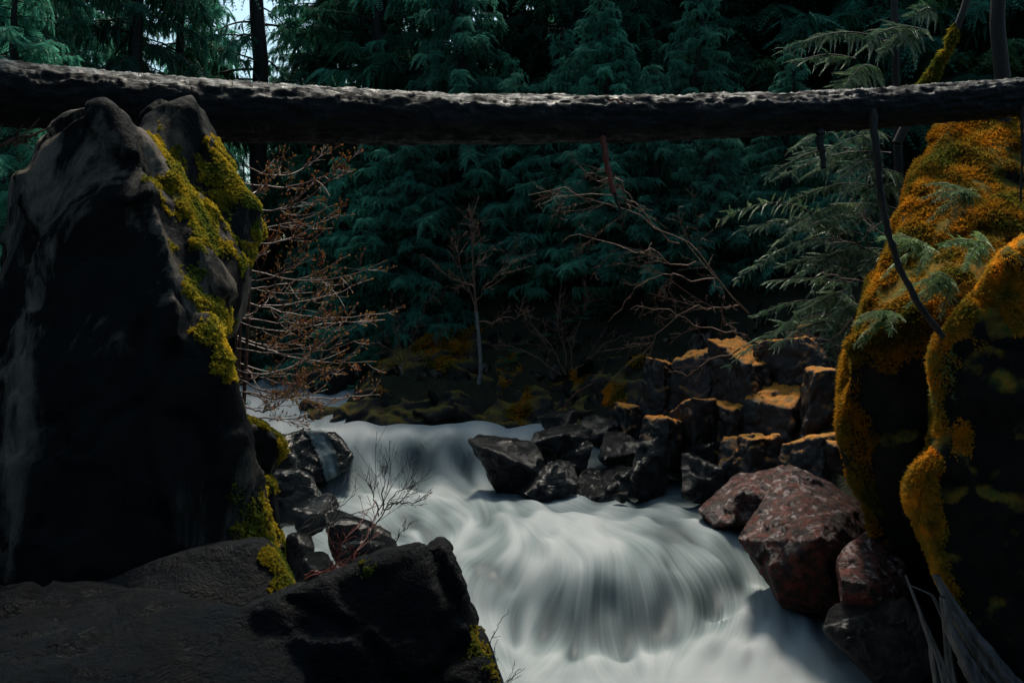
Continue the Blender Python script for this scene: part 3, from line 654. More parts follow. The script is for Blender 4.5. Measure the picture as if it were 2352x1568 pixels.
cliff_b = rock('mossy_buttress', 'nearer right hand rock face with a winding orange moss edge', [
    [(2352,545,10.0,1.2),(2260,645,9.9,1),(2178,745,9.8,1),(2140,810,9.75,.8),(2150,900,9.75,.8),(2152,985,9.75,.8),(2950,560,10.2,1.4),(2950,1050,9.5,1.4),(2300,900,9.5),(2220,1080,9.7,.8)],
    [(2098,1078,9.65,.7),(2090,1108,9.65,.7),(2118,1225,9.6,.8),(2160,1335,9.55,.8),(2212,1425,9.5,.8),(2345,1590,9.4,.9),(2152,985,9.75,.8),(2250,950,9.6),(2950,1000,9.3,1.4),(2950,1900,8.9,1.4),(2420,1900,9.1,1),(2400,1300,9.2)],
], M['rock_cliff'], voxel=0.052, smooth=3, amp=0.03, freq=2.0, seed=42, facet=0.06, cell=0.45)
L_ = 'line'
moss(cliff_a, [(L_, [(2165,290),(2150,420),(2130,520)], 55), (L_, [(2110,400),(2090,500),(2040,620),(1985,710),(1955,790),(1940,860),(1938,930),(1948,990)], 75), (L_, [(1950,990),(1965,1070),(1990,1170),(2030,1260)], 38, .9), (L_, [(2300,420),(2200,560),(2100,680),(2030,770)], 130, .9), (2250,400,190,1), (2330,330,160,1), (L_, [(2180,330),(2400,260)], 120), (L_, [(2400,350),(2300,560)], 120)],
     M['moss_orange'], 430000, (0.015, 0.036), 10, (-0.45, -0.3, 0.6), 0.02, 2.2, hang=0.8)
moss(cliff_b, [(L_, [(2360,560),(2270,650),(2200,720),(2160,790),(2150,870)], 75), (2340,690,90,.8), (L_, [(2150,870),(2153,980)], 40), (L_, [(2110,1070),(2096,1110),(2120,1220)], 62), (L_, [(2130,1240),(2160,1330),(2200,1400)], 52, .9), (2250,800,70,.6), (2210,1000,60,.5)],
     M['moss_orange'], 380000, (0.012, 0.030), 11, (-0.6, -0.3, 0.5), -0.05, 3.0, hang=0.8)

# --- red boulders at the right edge of the water
rock('red_boulder', 'large rust red boulder with pale speckled top leaning over the water', [
    [(1698,1236,12.0,1.0),(1770,1120,12.6,1.0),(1815,1068,13.0,0.8),(1905,1108,12.9,.8),(1992,1160,12.6,.8),(2000,1245,12.0,1),(1872,1238,11.15),(1900,1200,11.5),(1772,1322,11.5,.6),(1798,1395,11.6,.8),(1945,1430,11.7,.9)]],
    M['rock_red'], voxel=0.026, smooth=1, amp=0.02, freq=4.0, seed=51, crack=0.02, cfreq=1.5, facet=0.018, cell=0.2)
rock('red_boulder', 'smaller rust red boulder behind the speckled one touching the mid pool', [
    [(1604,1172,14.5,1),(1690,1092,15.2,1),(1800,1070,15.3,.8),(1850,1150,14.6,.8),(1700,1125,14.1),(1680,1205,13.9,.8),(1640,1212,14.1,1),(1800,1200,14.2,.8)]],
    M['rock_red'], voxel=0.028, smooth=1, amp=0.02, freq=4.0, seed=52, facet=0.018, cell=0.2)
rock('grey_boulder', 'grey boulder with pale flaking top in front of the red ones', [
    [(1922,1290,10.6,.9),(1950,1250,10.9,.8),(2000,1220,11.2,.6),(2040,1240,11.1,.6),(2080,1300,10.8,.8),(2085,1340,10.6,.9),(1930,1330,10.4,.8),(2000,1345,10.3),(1935,1420,10.4,.8),(2090,1500,10.3,.8),(1960,1520,10.3,.8)]],
    M['rock_red'], voxel=0.02, smooth=1, amp=0.018, freq=4.0, seed=53, crack=0.02, cfreq=1.5, facet=0.018, cell=0.2)
rock('black_boulder', 'black wet boulder at the bottom right with foam at its foot', [
    [(1890,1440,10.2,.8),(1905,1400,10.4,.7),(1945,1375,10.5,.6),(2080,1370,10.3,.8),(2130,1450,10.1,.8),(2150,1540,10.0,.8),(1980,1500,10.1,.8),(1900,1460,10.2,.8),(2060,1620,10,.8)]],
    M['rock_wet'], voxel=0.02, smooth=1, amp=0.018, freq=4.0, seed=54, facet=0.018, cell=0.2)

# --- wet boulders on the far side of the pool and mossy blocks behind
wet = [
 ((1068,1000,1260,1140,17.4), 'dark wet boulder at the end of the little fall'),
 ((1200,975,1350,1060,18.2), 'black wet boulder behind the one by the fall'),
 ((1180,1050,1330,1145,16.9), 'low black boulder with glints along the pool edge'),
 ((1330,990,1480,1090,17.6), 'black boulder below the mossy slope'),
 ((1310,1070,1480,1142,16.8), 'flat topped dark boulder with a pale edge'),
 ((1450,1000,1570,1142,16.6), 'upright dark boulder with a bright rim'),
 ((1550,1040,1660,1142,16.2), 'dark boulder with a rust patch by the red rock'),
 ((1640,990,1740,1090,16.4), 'grey brown boulder above the small red boulder'),
 ((1400,1128,1450,1150,16.0), 'small stone breaking the pool surface'),
 ((1890,1010,1955,1085,14.6), 'rounded stone perched against the mossy cliff'),
 ((1230,940,1330,1000,19.5), 'small dark boulder at the water line upstream'),
 ((1270,1000,1370,1085,17.9), 'black boulder filling the gap behind the low glinting one'),
 ((1330,955,1440,1030,18.6), 'dark boulder below the foot of the shadowed rock face'),
 ((1560,1000,1660,1080,17.0), 'black boulder tucked under the upright dark block'),
]
for k, (bx, lb) in enumerate(wet):
    boulder('wet_boulder', lb, bx, M['rock_wet'] if k not in (7, 9) else M['rock_moss'], 60 + k, 0.032, group='wet boulders along the pool', tilt=(-0.3, 0.3, 0)[k % 3], amp=0.02, freq=5.0, facet=0.025, cell=0.25)
blocks = [
 ((1478,825,1560,985,18.6), 'narrow mossy block at the left end of the blocky outcrop'),
 ((1545,805,1660,940,18.4), 'square mossy block of the outcrop with a dark hollow face'),
 ((1640,800,1790,930,17.8), 'broad block with bright orange moss on its sloping top'),
 ((1740,775,1900,880,17.6), 'mossy slab at the top of the outcrop'),
 ((1720,900,1860,1040,16.9), 'dark block low in the outcrop with moss streaks'),
 ((1840,840,1970,990,16.4), 'mossy block in the shade of the cliff'),
 ((1825,742,1895,800,18.4), 'small mossy cube sitting on the outcrop'),
 ((1395,925,1495,1010,18.8), 'low mossy block at the foot of the outcrop'),
 ((1640,925,1745,1040,17.2), 'small brown block between the outcrop and the wet boulders'),
 ((1545,925,1650,1050,17.6), 'upright dark block below the square mossy one'),
 ((1690,1000,1800,1090,16.2), 'dark block just above the small red boulder'),
 ((1800,1000,1930,1090,15.6), 'dark block above the large red boulder'),
 ((1470,960,1570,1060,17.4), 'dark broken block below the narrow mossy one'),
]
for k, (bx, lb) in enumerate(blocks):
    me = rock_mesh('mossy_block', [block_pts(*bx, seed=80 + k)], 0.032, smooth=1, amp=0.022, freq=4.5, seed=80 + k, facet=0.03, cell=0.3, crack=0.04, cfreq=1.3)
    tag(link('mossy_block', me, M['rock_moss'], smooth=True), lb, 'rock', 'mossy blocks of the outcrop')

bank_a = rock('bank_ledge', 'long shadowed rock face of the far bank with patches of orange and green moss', [
    [(750,988,20.7,1.0),(1000,990,20.6,1.0),(1290,984,20.5,1.0),(860,890,21.6,1.0),(1000,860,21.9,1),(1120,880,21.6,1),(1260,870,21.7,1),(930,765,23.6,1),(1060,745,24.0,1),(1230,770,23.6,1),(800,930,21.3,1),(750,1030,20.7,1),(1290,1040,20.5,1)]],
    M['rock_bank'], voxel=0.07, smooth=1, amp=0.14, freq=1.3, seed=71, facet=0.16, cell=0.7, crack=0.12, cfreq=0.7)
bank_b = rock('bank_ledge', 'shadowed rock face between the far bank and the blocky outcrop', [
    [(1250,985,20.5,1),(1400,990,19.6,1),(1490,990,18.9,1),(1280,860,21.8,1),(1380,830,21.6,1),(1480,840,20.2,1),(1300,780,23.2,1),(1450,770,22.4,1),(1250,1040,20.5,1),(1490,1050,18.9,1)]],
    M['rock_bank'], voxel=0.07, smooth=1, amp=0.12, freq=1.3, seed=72, facet=0.16, cell=0.7, crack=0.12, cfreq=0.7)
moss(bank_a, [(1060,765,70),(960,770,60),(1020,815,70),(1225,785,60),(1180,850,50),(890,880,60,.8),(1200,920,60,.8)], M['moss_orange'], 90000, (0.025, 0.06), 16, (0, -0.4, 0.7), 0.1, 1.6, hang=0.8)
moss(bank_b, [(1300,860,60),(1420,900,60),(1450,800,60)], M['moss_orange'], 90000, (0.02, 0.05), 17, (0, -0.4, 0.7), 0.15, 1.6, hang=0.8)
bank = [
 ((895,745,1010,900,23.5), 'yellow mossy rock low on the far bank'),
 ((1000,735,1130,870,24.5), 'orange mossy rock beside the pale sapling'),
 ((960,800,1060,930,22.8), 'mossy rock below the yellow one on the far bank'),
 ((840,850,960,985,22.5), 'brownish rock of the far bank above the upper pool'),
 ((1060,860,1180,985,21.8), 'dark rock at the foot of the pale sapling'),
 ((1190,760,1330,930,23.0), 'green mossy rock in the middle of the far bank'),
 ((1170,890,1290,985,21.4), 'low mossy rock at the far edge of the upper pool'),
 ((940,920,1080,990,21.2), 'flat dark rock along the back of the upper pool'),
 ((680,920,800,990,21.4), 'dark rock beside the small upper cascade'),
 ((590,930,650,975,22.6), 'dark stone splitting the upper cascade'),
 ((1320,820,1440,960,21.5), 'shadowed rock between the bank and the outcrop'),
 ((700,830,850,930,24.0), 'shadowed rock behind the bare red shrub'),
]
for k, (bx, lb) in enumerate(bank):
    boulder('bank_boulder', lb, bx, M['rock_bank'], 110 + k, 0.05, group='boulders of the far bank', amp=0.035, freq=3.0, facet=0.05, cell=0.4)

# ------------------------------------------------------------------ the fallen log
def build_log():
    top = [(-1300,-40),(-260,105),(0,138),(300,170),(600,195),(1000,215),(1400,222),(1800,214),(2100,198),(2352,180),(2600,160),(3500,85)]
    bot = [(-1300,135),(-260,262),(0,290),(300,312),(600,328),(1000,332),(1400,328),(1800,309),(2100,288),(2352,265),(2600,242),(3500,155)]
    ds = np.interp([t[0] for t in top], [-1300, 600, 3500], [8.5, 8.75, 9.9])
    cen = np.array([(P(a[0], a[1], d) + P(b[0], b[1], d)) / 2 for a, b, d in zip(top, bot, ds)])
    rad = np.array([np.linalg.norm(P(a[0], a[1], d) - P(b[0], b[1], d)) / 2 for a, b, d in zip(top, bot, ds)])
    n, k = 1300, 56
    L = np.concatenate([[0], np.cumsum(np.linalg.norm(np.diff(cen, axis=0), axis=1))]); t = np.linspace(0, L[-1], n)
    c = np.stack([np.interp(t, L, cen[:, i]) for i in range(3)], 1); r = np.interp(t, L, rad)
    for _ in range(1500):
        c[1:-1] = (c[:-2] + 2 * c[1:-1] + c[2:]) / 4
    ang = np.arange(k) * 2 * math.pi / k
    tx = np.repeat(t[:, None], k, 1); aa = np.repeat(ang[None], n, 0)
    q = np.stack([tx.ravel() * 5.5, np.cos(aa).ravel() * 3.2, np.sin(aa).ravel() * 3.2], 1)
    h = 0.030 * (1 - np.abs(fbm(q * np.array((0.8, 1.9, 1.9)), 3, 4))) + 0.012 * fbm(q * np.array((.25, .5, .5)), 9, 3) + 0.006 * vnoise(q * 7, 4)
    rr = r[:, None] + h.reshape(n, k) - 0.02
    V = np.stack([c[:, 0:1] + 0 * aa, c[:, 1:2] + rr * np.cos(aa), c[:, 2:3] + rr * np.sin(aa)], -1).reshape(-1, 3)
    i = np.arange(n - 1)[:, None] * k; j = np.arange(k)[None]; j2 = (j + 1) % k
    F = np.stack([i + j, i + j2, i + k + j2, i + k + j], -1).reshape(-1, 4)
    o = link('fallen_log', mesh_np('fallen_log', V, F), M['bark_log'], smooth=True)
    tag(o, 'long fallen tree trunk bridging the river across the whole picture', 'log')
    # broken limbs under it
    def limb(pp, r0, r1, mat, lb):
        tb = Tubes(); pts = resample([P(*p) for p in pp], 40); rng = np.random.default_rng(int(r0 * 1e4))
        pts = pts + 0.006 * np.cumsum(rng.standard_normal(pts.shape), 0) * 0.5
        tb.add(pts, np.linspace(r0, r1, 40) * (1 + 0.12 * rng.standard_normal(40)), 9)
        x = link('limb', tb.mesh('limb'), mat, o, True); x['label'] = lb
    limb([(2004,250,9.15),(2012,330,9.1),(2020,430,9.15),(2040,540,9.2),(2070,620,9.25),(2110,690,9.3),(2170,770,9.45)], 0.034, 0.03, M['bark'], 'long dark curved limb hanging from the log')
    limb([(1384,300,8.95),(1388,360,8.9),(1398,410,8.9),(1404,440,8.9)], 0.03, 0.022, M['wood_red'], 'red broken limb stub')
    limb([(1402,430,8.9),(1410,455,8.9),(1416,492,8.9)], 0.018, 0.008, M['bark'], 'dark splintered end of the red stub')
    limb([(1883,300,9.1),(1882,345,9.08),(1880,380,9.1)], 0.04, 0.022, M['bark'], 'short dark limb stub')
    limb([(2350,240,9.3),(2348,360,9.25),(2350,460,9.3)], 0.02, 0.01, M['bark'], 'thin stub at the right edge')
    limb([(1400,229,8.72),(1418,228,8.71),(1435,230,8.72)], 0.012, 0.006, M['wood_red'], 'bright red scar on top of the log')
build_log()

# ------------------------------------------------------------------ foliage
def frond_tris(L=0.55, n=13, leaf=0.16, width=0.03, droop=0.35, fwd=0.6, seed=0, curl=0.25):
    """flat spray along +x, leaflets both sides in xy, drooping to -z"""
    r = np.random.default_rng(seed); T = []
    for k in range(n):
        t = (k + 0.6) / n; x = L * t; z = -droop * L * t * t
        ll = leaf * (1.15 - t) ** 0.7 * (0.55 + 0.45 * math.sin(math.pi * min(1, t * 1.6 + 0.25))) * r.uniform(0.8, 1.2)
        for s in (-1, 1):
            b = np.array((x, 0, z)); tip = b + ll * np.array((fwd, s * 0.85, -curl - 0.2 * r.random()))
            mid = b + 0.5 * ll * np.array((fwd, s * 0.85, -0.3 * curl))
            w = np.array((width * r.uniform(.8, 1.2), 0, 0))
            T.append((b - w * 0.4, mid + w, tip)); T.append((b - w * 0.4, tip, mid - w * 0.7 ))
    T.append(((0, 0, 0.0), (0.5 * L, 0.006, -droop * L * .25), (L, 0, -droop * L)))
    return np.array(T)
def place(T, pos, xdir, up, scale):
    """instances of triangles T at many frames -> (n*len(T),3,3)"""
    x = xdir / (np.linalg.norm(xdir, axis=1)[:, None] + 1e-9)
    y = np.cross(up, x); y /= np.linalg.norm(y, axis=1)[:, None] + 1e-9
    z = np.cross(x, y)
    R = np.stack([x, y, z], 2) * scale[:, None, None]          # columns
    out = np.einsum('nij,tvj->ntvi', R, T) + pos[:, None, None, :]
    return out.reshape(-1, 3, 3)
FR = [frond_tris(seed=k, L=0.58, n=9, leaf=0.20, width=0.036, droop=0.3 + 0.15 * k) for k in range(4)]
FRN = [frond_tris(seed=k + 10, L=0.42, n=14, leaf=0.10, width=0.02, droop=0.25 + 0.1 * k, fwd=0.45, curl=0.45) for k in range(3)]

def conifer_data(seed, height=17.0, base=1.0, spread=3.4, nb=95, fpb=20, frs=FR, droop=0.45, trunk_r=0.28):
    rng = np.random.default_rng(seed); tb = Tubes(); pos = []; xd = []; up = []; sz = []
    zz = np.linspace(-0.6, height, 26); wob = np.cumsum(rng.standard_normal((26, 2)) * 0.03, 0)
    tr = np.stack([wob[:, 0], wob[:, 1], zz], 1)
    tb.add(tr, trunk_r * np.clip(1 - zz / height, 0.03, 1) ** 0.8 * (1 + 0.35 * np.exp(-np.maximum(zz, 0) * 1.5)), 10)
    for k in range(nb):
        t = (k + rng.random()) / nb; z0 = base + (height - base) * t ** 1.15
        a = rng.uniform(0, 2 * math.pi); L = spread * (1 - (z0 / height) ** 1.3) * rng.uniform(0.65, 1.15) + 0.35
        n = 12; s = np.linspace(0, 1, n)
        up0 = rng.uniform(0.05, 0.4)
        dz = L * (up0 * s - (droop + rng.uniform(-.15, .25)) * s ** 2 + 0.16 * s ** 4)
        bend = rng.uniform(-0.25, 0.25) * s ** 2 * L
        dx = L * s
        ca, sa = math.cos(a), math.sin(a)
        pts = np.stack([ca * dx - sa * bend, sa * dx + ca * bend, z0 + dz], 1)
        pts[:, :2] += np.array([np.interp(z0, zz, wob[:, 0]), np.interp(z0, zz, wob[:, 1])])
        tb.add(pts, np.linspace(0.035, 0.006, n) * (0.5 + L / spread * 0.6), 4)
        m = max(6, int(fpb * L / spread))
        tt = rng.uniform(0.18, 1.0, m); ip = tt * (n - 1)
        pp = np.stack([np.interp(ip, np.arange(n), pts[:, c]) for c in range(3)], 1)
        side = np.where(rng.random(m) < 0.5, -1, 1) * rng.uniform(0.5, 1.25, m)
        side[-1] = 0; pp[-1] = pts[-2]
        ang = a + side
        d = np.stack([np.cos(ang), np.sin(ang), -rng.uniform(0.2, 1.5, m)], 1)
        pos.append(pp); xd.append(d); sz.append(rng.uniform(0.5, 1.2, m) * (0.75 + 0.25 * L / spread))
        u = rng.standard_normal((m, 3)) * 0.3; u[:, 0] += 0.8 * ca; u[:, 1] += 0.8 * sa; u[:, 2] += 0.8; up.append(u)
    pos = np.concatenate(pos); xd = np.concatenate(xd); up = np.concatenate(up); sz = np.concatenate(sz)
    T = []; ch = rng.integers(0, len(frs), len(pos))
    for q in range(len(frs)):
        k = ch == q; T.append(place(frs[q], pos[k], xd[k], up[k], sz[k]))
    return tb, np.concatenate(T)
PROTO = []
for k, kw in enumerate([dict(height=14, base=0.8, spread=3.3, nb=120, fpb=62), dict(height=15.5, base=1.6, spread=3.0, nb=120, fpb=58, droop=0.6),
                        dict(height=12, base=0.3, spread=3.0, nb=110, fpb=62, droop=0.35), dict(height=19, base=5.5, spread=2.8, nb=70, fpb=20, droop=0.55)]):
    tb, T = conifer_data(200 + k, **kw)
    tm = tb.mesh('trunk'); tm.materials.append(M['bark']); tm.polygons.foreach_set('use_smooth', np.ones(len(tm.polygons), bool))
    cm = soup('crown', T); cm.materials.append(M['needle_teal'])
    PROTO.append((tm, cm))
def tree(kind, px, d, label, rz, s=1.0, name='conifer_tree', group='conifers of the far bank', zoff=0.0, cat='tree', wide=1.0, mats=('needle_teal', 'needle_teal', 'needle_deep', 'needle_olive')):
    x = (px - 1176) / FPX * d
    z = float(ground_z(np.array([x]), np.array([d]))[0]) + zoff
    e = empty(name, (x, d, z)); e.rotation_euler = (random.uniform(-.07, .07), random.uniform(-.07, .07), rz); e.scale = (s * wide * random.uniform(.9, 1.15), s * wide * random.uniform(.9, 1.15), s)
    tm, cm = PROTO[kind]
    link('trunk', tm, None, e); c_ = link('crown', cm, None, e)
    mt = random.choice(mats)
    c_.material_slots[0].link = 'OBJECT'; c_.material_slots[0].material = M[mt]
    return tag(e, label, cat, group)
FOREST = [
 (0, 60, 25), (1, 300, 27), (2, 180, 31), (0, 385, 29.5), (2, 850, 29.5), (1, 900, 33), (0, 1050, 30), (2, 1210, 31),
 (0, 1330, 29.5), (1, 1480, 29), (0, 1620, 29.5), (2, 1740, 29), (1, 1830, 31), (0, 1960, 29), (2, 2080, 27), (0, 2220, 26), (1, 2360, 24), (2, 2500, 25),
 (1, -140, 28), (2, -60, 23), (0, -250, 26),
 (0, 120, 38), (1, 330, 40), (0, 430, 44), (0, 220, 46), (1, 30, 45), (2, 425, 35), (0, 730, 42), (1, 742, 34), (0, 820, 36), (1, 960, 39), (0, 1120, 36), (1, 1290, 40), (0, 1440, 37), (1, 1600, 39), (0, 1760, 36), (1, 1920, 38), (0, 2080, 36), (1, 2260, 38), (0, 2430, 36), (0, -60, 39),
]
WHERE = ['at the far left behind the log', 'second from the left behind the big rock', 'filling the upper left corner', 'left of the bright sky gap', 'just right of the sky gap', 'behind the red shrub', 'with drooping sprays above the pale sapling',
         'left of the middle of the far bank', 'hanging over the middle of the far bank', 'behind the tangle of dead twigs', 'above the red limb stub', 'low above the blocky outcrop', 'behind the pale fronds', 'right of the pale fronds', 'behind the long hanging limb',
         'rising over the mossy cliff', 'at the right edge above the log', 'whose branches reach in at the right edge', 'cut off by the left edge just above the log', 'low at the left edge', 'whose outer boughs enter at the far left edge']
random.seed(4)
for i, (kd, px, d) in enumerate(FOREST):
    if i < len(WHERE): lb = 'dark green drooping conifer ' + WHERE[i]
    else: lb = 'dark conifer in the back row of the forest, seen only between nearer trees'
    tree(kd, px, d, lb, random.uniform(0, 6.28), random.uniform(0.9, 1.2), group='conifers of the far bank' if i < len(WHERE) else 'back row conifers', wide=1.3 if 4 <= i < len(WHERE) else 1.0)
tree(3, 622, 30, 'conifer with a thick bare dark trunk beside the bright sky gap', 0.5, 1.25, group='conifers of the far bank')
# young conifers on the slope of the far bank
YOUNG = [
 (2, 880, 25.2, .50, 'young conifer on the far bank above the upper pool'), (2, 1010, 26.2, .5, 'young conifer behind the orange mossy rock'), (0, 1150, 25.2, .42, 'young conifer just right of the pale sapling'),
 (2, 1270, 24.8, .5, 'young conifer with pale blue green sprays in the middle of the bank'), (0, 1390, 23.2, .45, 'young conifer under the red limb stub'), (2, 1500, 22.2, .42, 'young conifer left of the outcrop top'),
 (2, 1640, 21.6, .34, 'young conifer behind the square mossy block'), (0, 1790, 21.5, .34, 'young conifer above the mossy slab'), (2, 800, 25.5, .5, 'young conifer behind the bare red shrub'), (0, 690, 27.0, .3, 'young conifer above the small cascade'),
 (2, 540, 26.0, .32, 'young conifer half hidden by the big left rock'), (2, 1900, 20.5, .3, 'young conifer beside the mossy cliff'), (0, 1080, 26.0, .7, 'taller young conifer behind the pale sapling'), (2, 20, 15.0, .55, 'young conifer at the left edge below the log'),
 (0, 960, 24.6, .40, 'young conifer just left of the pale sapling'), (2, 1200, 24.4, .44, 'young conifer with hanging sprays above the green mossy rock'), (0, 1340, 24.0, .48, 'young conifer left of the red limb stub, low on the bank'),
 (2, 1440, 23.4, .44, 'young conifer behind the dead brown tangle'), (0, 1560, 23.6, .46, 'young conifer above the narrow mossy block'), (2, 720, 26.5, .42, 'young conifer showing through the bare red shrub'),
]
for k, (kd, px, d, s_, lb) in enumerate(YOUNG):
    tree(kd, px, d, lb, random.uniform(0, 6.28), s_, name='young_conifer', group='young conifers on the bank', mats=('needle_brightened', 'needle_brightened', 'needle_teal'), wide=1.25)
# unseen wood added behind and beside the viewpoint to close off the open sky
SHADE = [(-5.3, 6.0, 0.4, 1.45, 0.36), (-5.0, 4.2, 2.0, 1.4, 0.3), (-6.8, 9.5, 1.0, 1.3, 0.0)]  # trees out of view, added to shade the foreground ledge
wood = empty('forest', (0, 0, 0)); tag(wood, 'unseen conifer wood added around the viewpoint to cut sky and sun light', 'forest', kind='stuff')
for k in range(22):
    a = math.radians(-8 - k * 164 / 21); r = 11 + 4.5 * (k % 3)
    x, y = r * math.cos(a), r * math.sin(a) - 1
    for me, nm in zip(PROTO[k % 3], ('trunk', 'crown')):
        o = link(nm, me, None, wood); o.location = (x, y, -2.0); o.rotation_euler = (0, 0, k * 1.7); o.scale = (0.85,) * 3
for (x, y, rz, s_, ln) in SHADE:
    for me, nm in zip(PROTO[3], ('trunk', 'crown')):
        o = link(nm, me, None, wood); o.location = (x, y, -2.2); o.rotation_euler = (0, ln, rz); o.scale = (s_,) * 3; o.rotation_mode = 'XYZ'

# ------------------------------------------------------------------ twigs, shrubs, near fronds
def grow(tb, pts, r0, r1, rng, depth, nsub=6, lsub=0.35, spread=0.9, upw=0.15, k=4, tips=None, start=0.2):
    pts = np.asarray(pts); n = len(pts)
    tb.add(pts, np.linspace(r0, r1, n), k)
    if tips is not None: tips.append((pts[-1], pts[-1] - pts[-2]))
    if depth == 0: return
    L = np.linalg.norm(np.diff(pts, axis=0), axis=1).sum()
    for q in range(nsub):
        t = rng.uniform(start, 0.97); i = min(n - 2, int(t * (n - 1))); b = pts[i]
        d = pts[i + 1] - pts[i]; d /= np.linalg.norm(d) + 1e-9
        v = rng.standard_normal(3); v -= d * (v @ d); v /= np.linalg.norm(v) + 1e-9
        d = d * rng.uniform(0.5, 1.0) + v * spread * rng.uniform(0.5, 1.0); d /= np.linalg.norm(d)
        ll = L * lsub * rng.uniform(0.5, 1.2) * (1.1 - 0.6 * t); m = 7; sgm = np.linspace(0, 1, m)[:, None]
        bend = rng.standard_normal(3) * 0.25; bend[2] += upw
        sub = b + d * ll * sgm + bend * ll * sgm ** 2
        grow(tb, sub, max(0.6 * (r0 + (r1 - r0) * t), r1), r1 * 0.8, rng, depth - 1, max(2, nsub - 2), lsub * 0.9, spread, upw, 3, tips, start)
def buds(tips, rng, s, extra=None):
    T = []
    for p, d in tips:
        d = d / (np.linalg.norm(d) + 1e-9); v = np.cross(d, rng.standard_normal(3)); v /= np.linalg.norm(v) + 1e-9; w = np.cross(d, v)
        a = s * rng.uniform(0.6, 1.3)
        q = [p + d * a * 2.2, p + v * a * .6 + d * a * .6, p - v * .5 * a + w * .5 * a + d * a * .6, p - v * .3 * a - w * .55 * a + d * a * .6, p]
        for i, j in ((1, 2), (2, 3), (3, 1)):
            T.append((q[0], q[i], q[j])); T.append((q[4], q[j], q[i]))
    return np.array(T)

# bare red shrub behind the big rock
def red_shrub():
    rng = np.random.default_rng(9); tb = Tubes(); tips = []
    root = empty('bare_shrub', tuple(P(540, 900, 9.6)))
    mains = [((560,420),(830,352)),((560,470),(800,365)),((555,520),(770,470)),((575,560),(775,480)),((570,620),(885,600)),((560,640),(740,520)),((550,690),(905,715)),((550,700),(850,640)),((545,730),(880,735)),
             ((545,740),(800,705)),((540,770),(760,730)),((545,800),(830,780)),((540,830),(745,850)),((560,850),(700,880)),((545,870),(720,905)),((560,900),(790,830)),((545,900),(870,905)),((545,780),(860,830)),
             ((560,950),(800,905)),((570,440),(660,345)),((560,600),(690,420)),((540,720),(660,590)),((560,930),(690,870)),((550,660),(800,585)),((545,850),(820,700)),((560,380),(760,340))]
    for k, ((x0, y0), (x1, y1)) in enumerate(mains):
        d0 = 9.3 + rng.uniform(-.3, .5); d1 = d0 + rng.uniform(-0.9, 0.9)
        n = 16; s_ = np.linspace(0, 1, n); sag = rng.uniform(15, 60)
        pts = np.array([P(x0 + (x1 - x0) * t + rng.normal(0, 1.2), y0 + (y1 - y0) * t ** 1.6 + sag * math.sin(math.pi * t) * 0.6 + rng.normal(0, 1.5), d0 + (d1 - d0) * t) for t in s_])
        grow(tb, pts, 0.0085, 0.0032, rng, 2, 9, 0.30, 0.75, 0.25, 4, tips, 0.15)
    # stems that carry them
    for (a, b_, c) in (((540,1010),(552,760),(560,380)), ((556,1000),(575,640),(580,420)), ((535,980),(545,850),(540,690))):
        tb.add(resample([P(*a, 9.4), P(*b_, 9.3), P(*c, 9.3)], 24), np.linspace(0.022, 0.008, 24), 6)
    o = link('branches', tb.mesh('branches'), M['twig_red'], root, True); o.matrix_parent_inverse = Matrix.Translation(-Vector(root.location))
    b2 = link('buds', soup('buds', buds(tips, rng, 0.014)), M['bud'], root); b2.matrix_parent_inverse = Matrix.Translation(-Vector(root.location)); b2['kind'] = 'stuff'
    tag(root, 'bare reddish shrub with upswept budding branches beside the big left rock', 'shrub')
red_shrub()

def twig_thing(name, label, mains, mat, seed, r=(0.006, 0.002), depth=2, nsub=6, lsub=0.35, spread=0.8, upw=0.2, cat='twigs', bud=0.0, start=0.2, jit=2.0, k=4):
    rng = np.random.default_rng(seed); tb = Tubes(); tips = []
    for mn in mains:
        pts = resample([P(*p) for p in mn], 16)
        pts[1:] += np.cumsum(rng.standard_normal((15, 3)), 0) * jit * 0.0006 * np.mean([p[2] for p in mn])
        grow(tb, pts, r[0], r[1], rng, depth, nsub, lsub, spread, upw, k, tips, start)
    o = link(name, tb.mesh(name), mat, None, True); tag(o, label, cat)
    if bud > 0:
        b_ = link('buds', soup('buds', buds(tips, rng, bud)), mat, o); b_['kind'] = 'stuff'
    return o
twig_thing('bare_shrub', 'dark leafless shrub fanning out over the water behind the ledge', [
    [(800,1310,5.0),(850,1200,5.1),(880,1160,5.1),(905,1090,5.2),(938,1050,5.3)], [(835,1290,5.0),(870,1200,5.0),(900,1150,5.0),(985,1120,5.1)],
    [(870,1185,5.1),(850,1130,5.1),(832,1100,5.2)], [(880,1170,5.0),(930,1140,5.0),(970,1100,5.1)], [(875,1180,5.1),(890,1120,5.1),(880,1080,5.2)], [(890,1165,5.0),(940,1165,5.0),(980,1150,5.0)]],
    M['twig_dark'], 21, (0.0042, 0.0014), 2, 6, 0.42, 0.7, 0.35, 'shrub', 0.004, 0.35)
twig_thing('bare_shrub', 'thin leafless twigs reaching over the river left of the dark shrub', [
    [(690,1215,5.6),(750,1170,5.6),(785,1130,5.6),(795,1095,5.7)], [(700,1200,5.6),(770,1170,5.6),(820,1140,5.6),(835,1100,5.6)], [(700,1230,5.5),(800,1190,5.5),(905,1160,5.6)], [(905,1250,5.2),(930,1215,5.2),(960,1200,5.2)]],
    M['twig_dark'], 22, (0.0038, 0.0013), 2, 5, 0.3, 0.6, 0.3, 'shrub', 0.004)
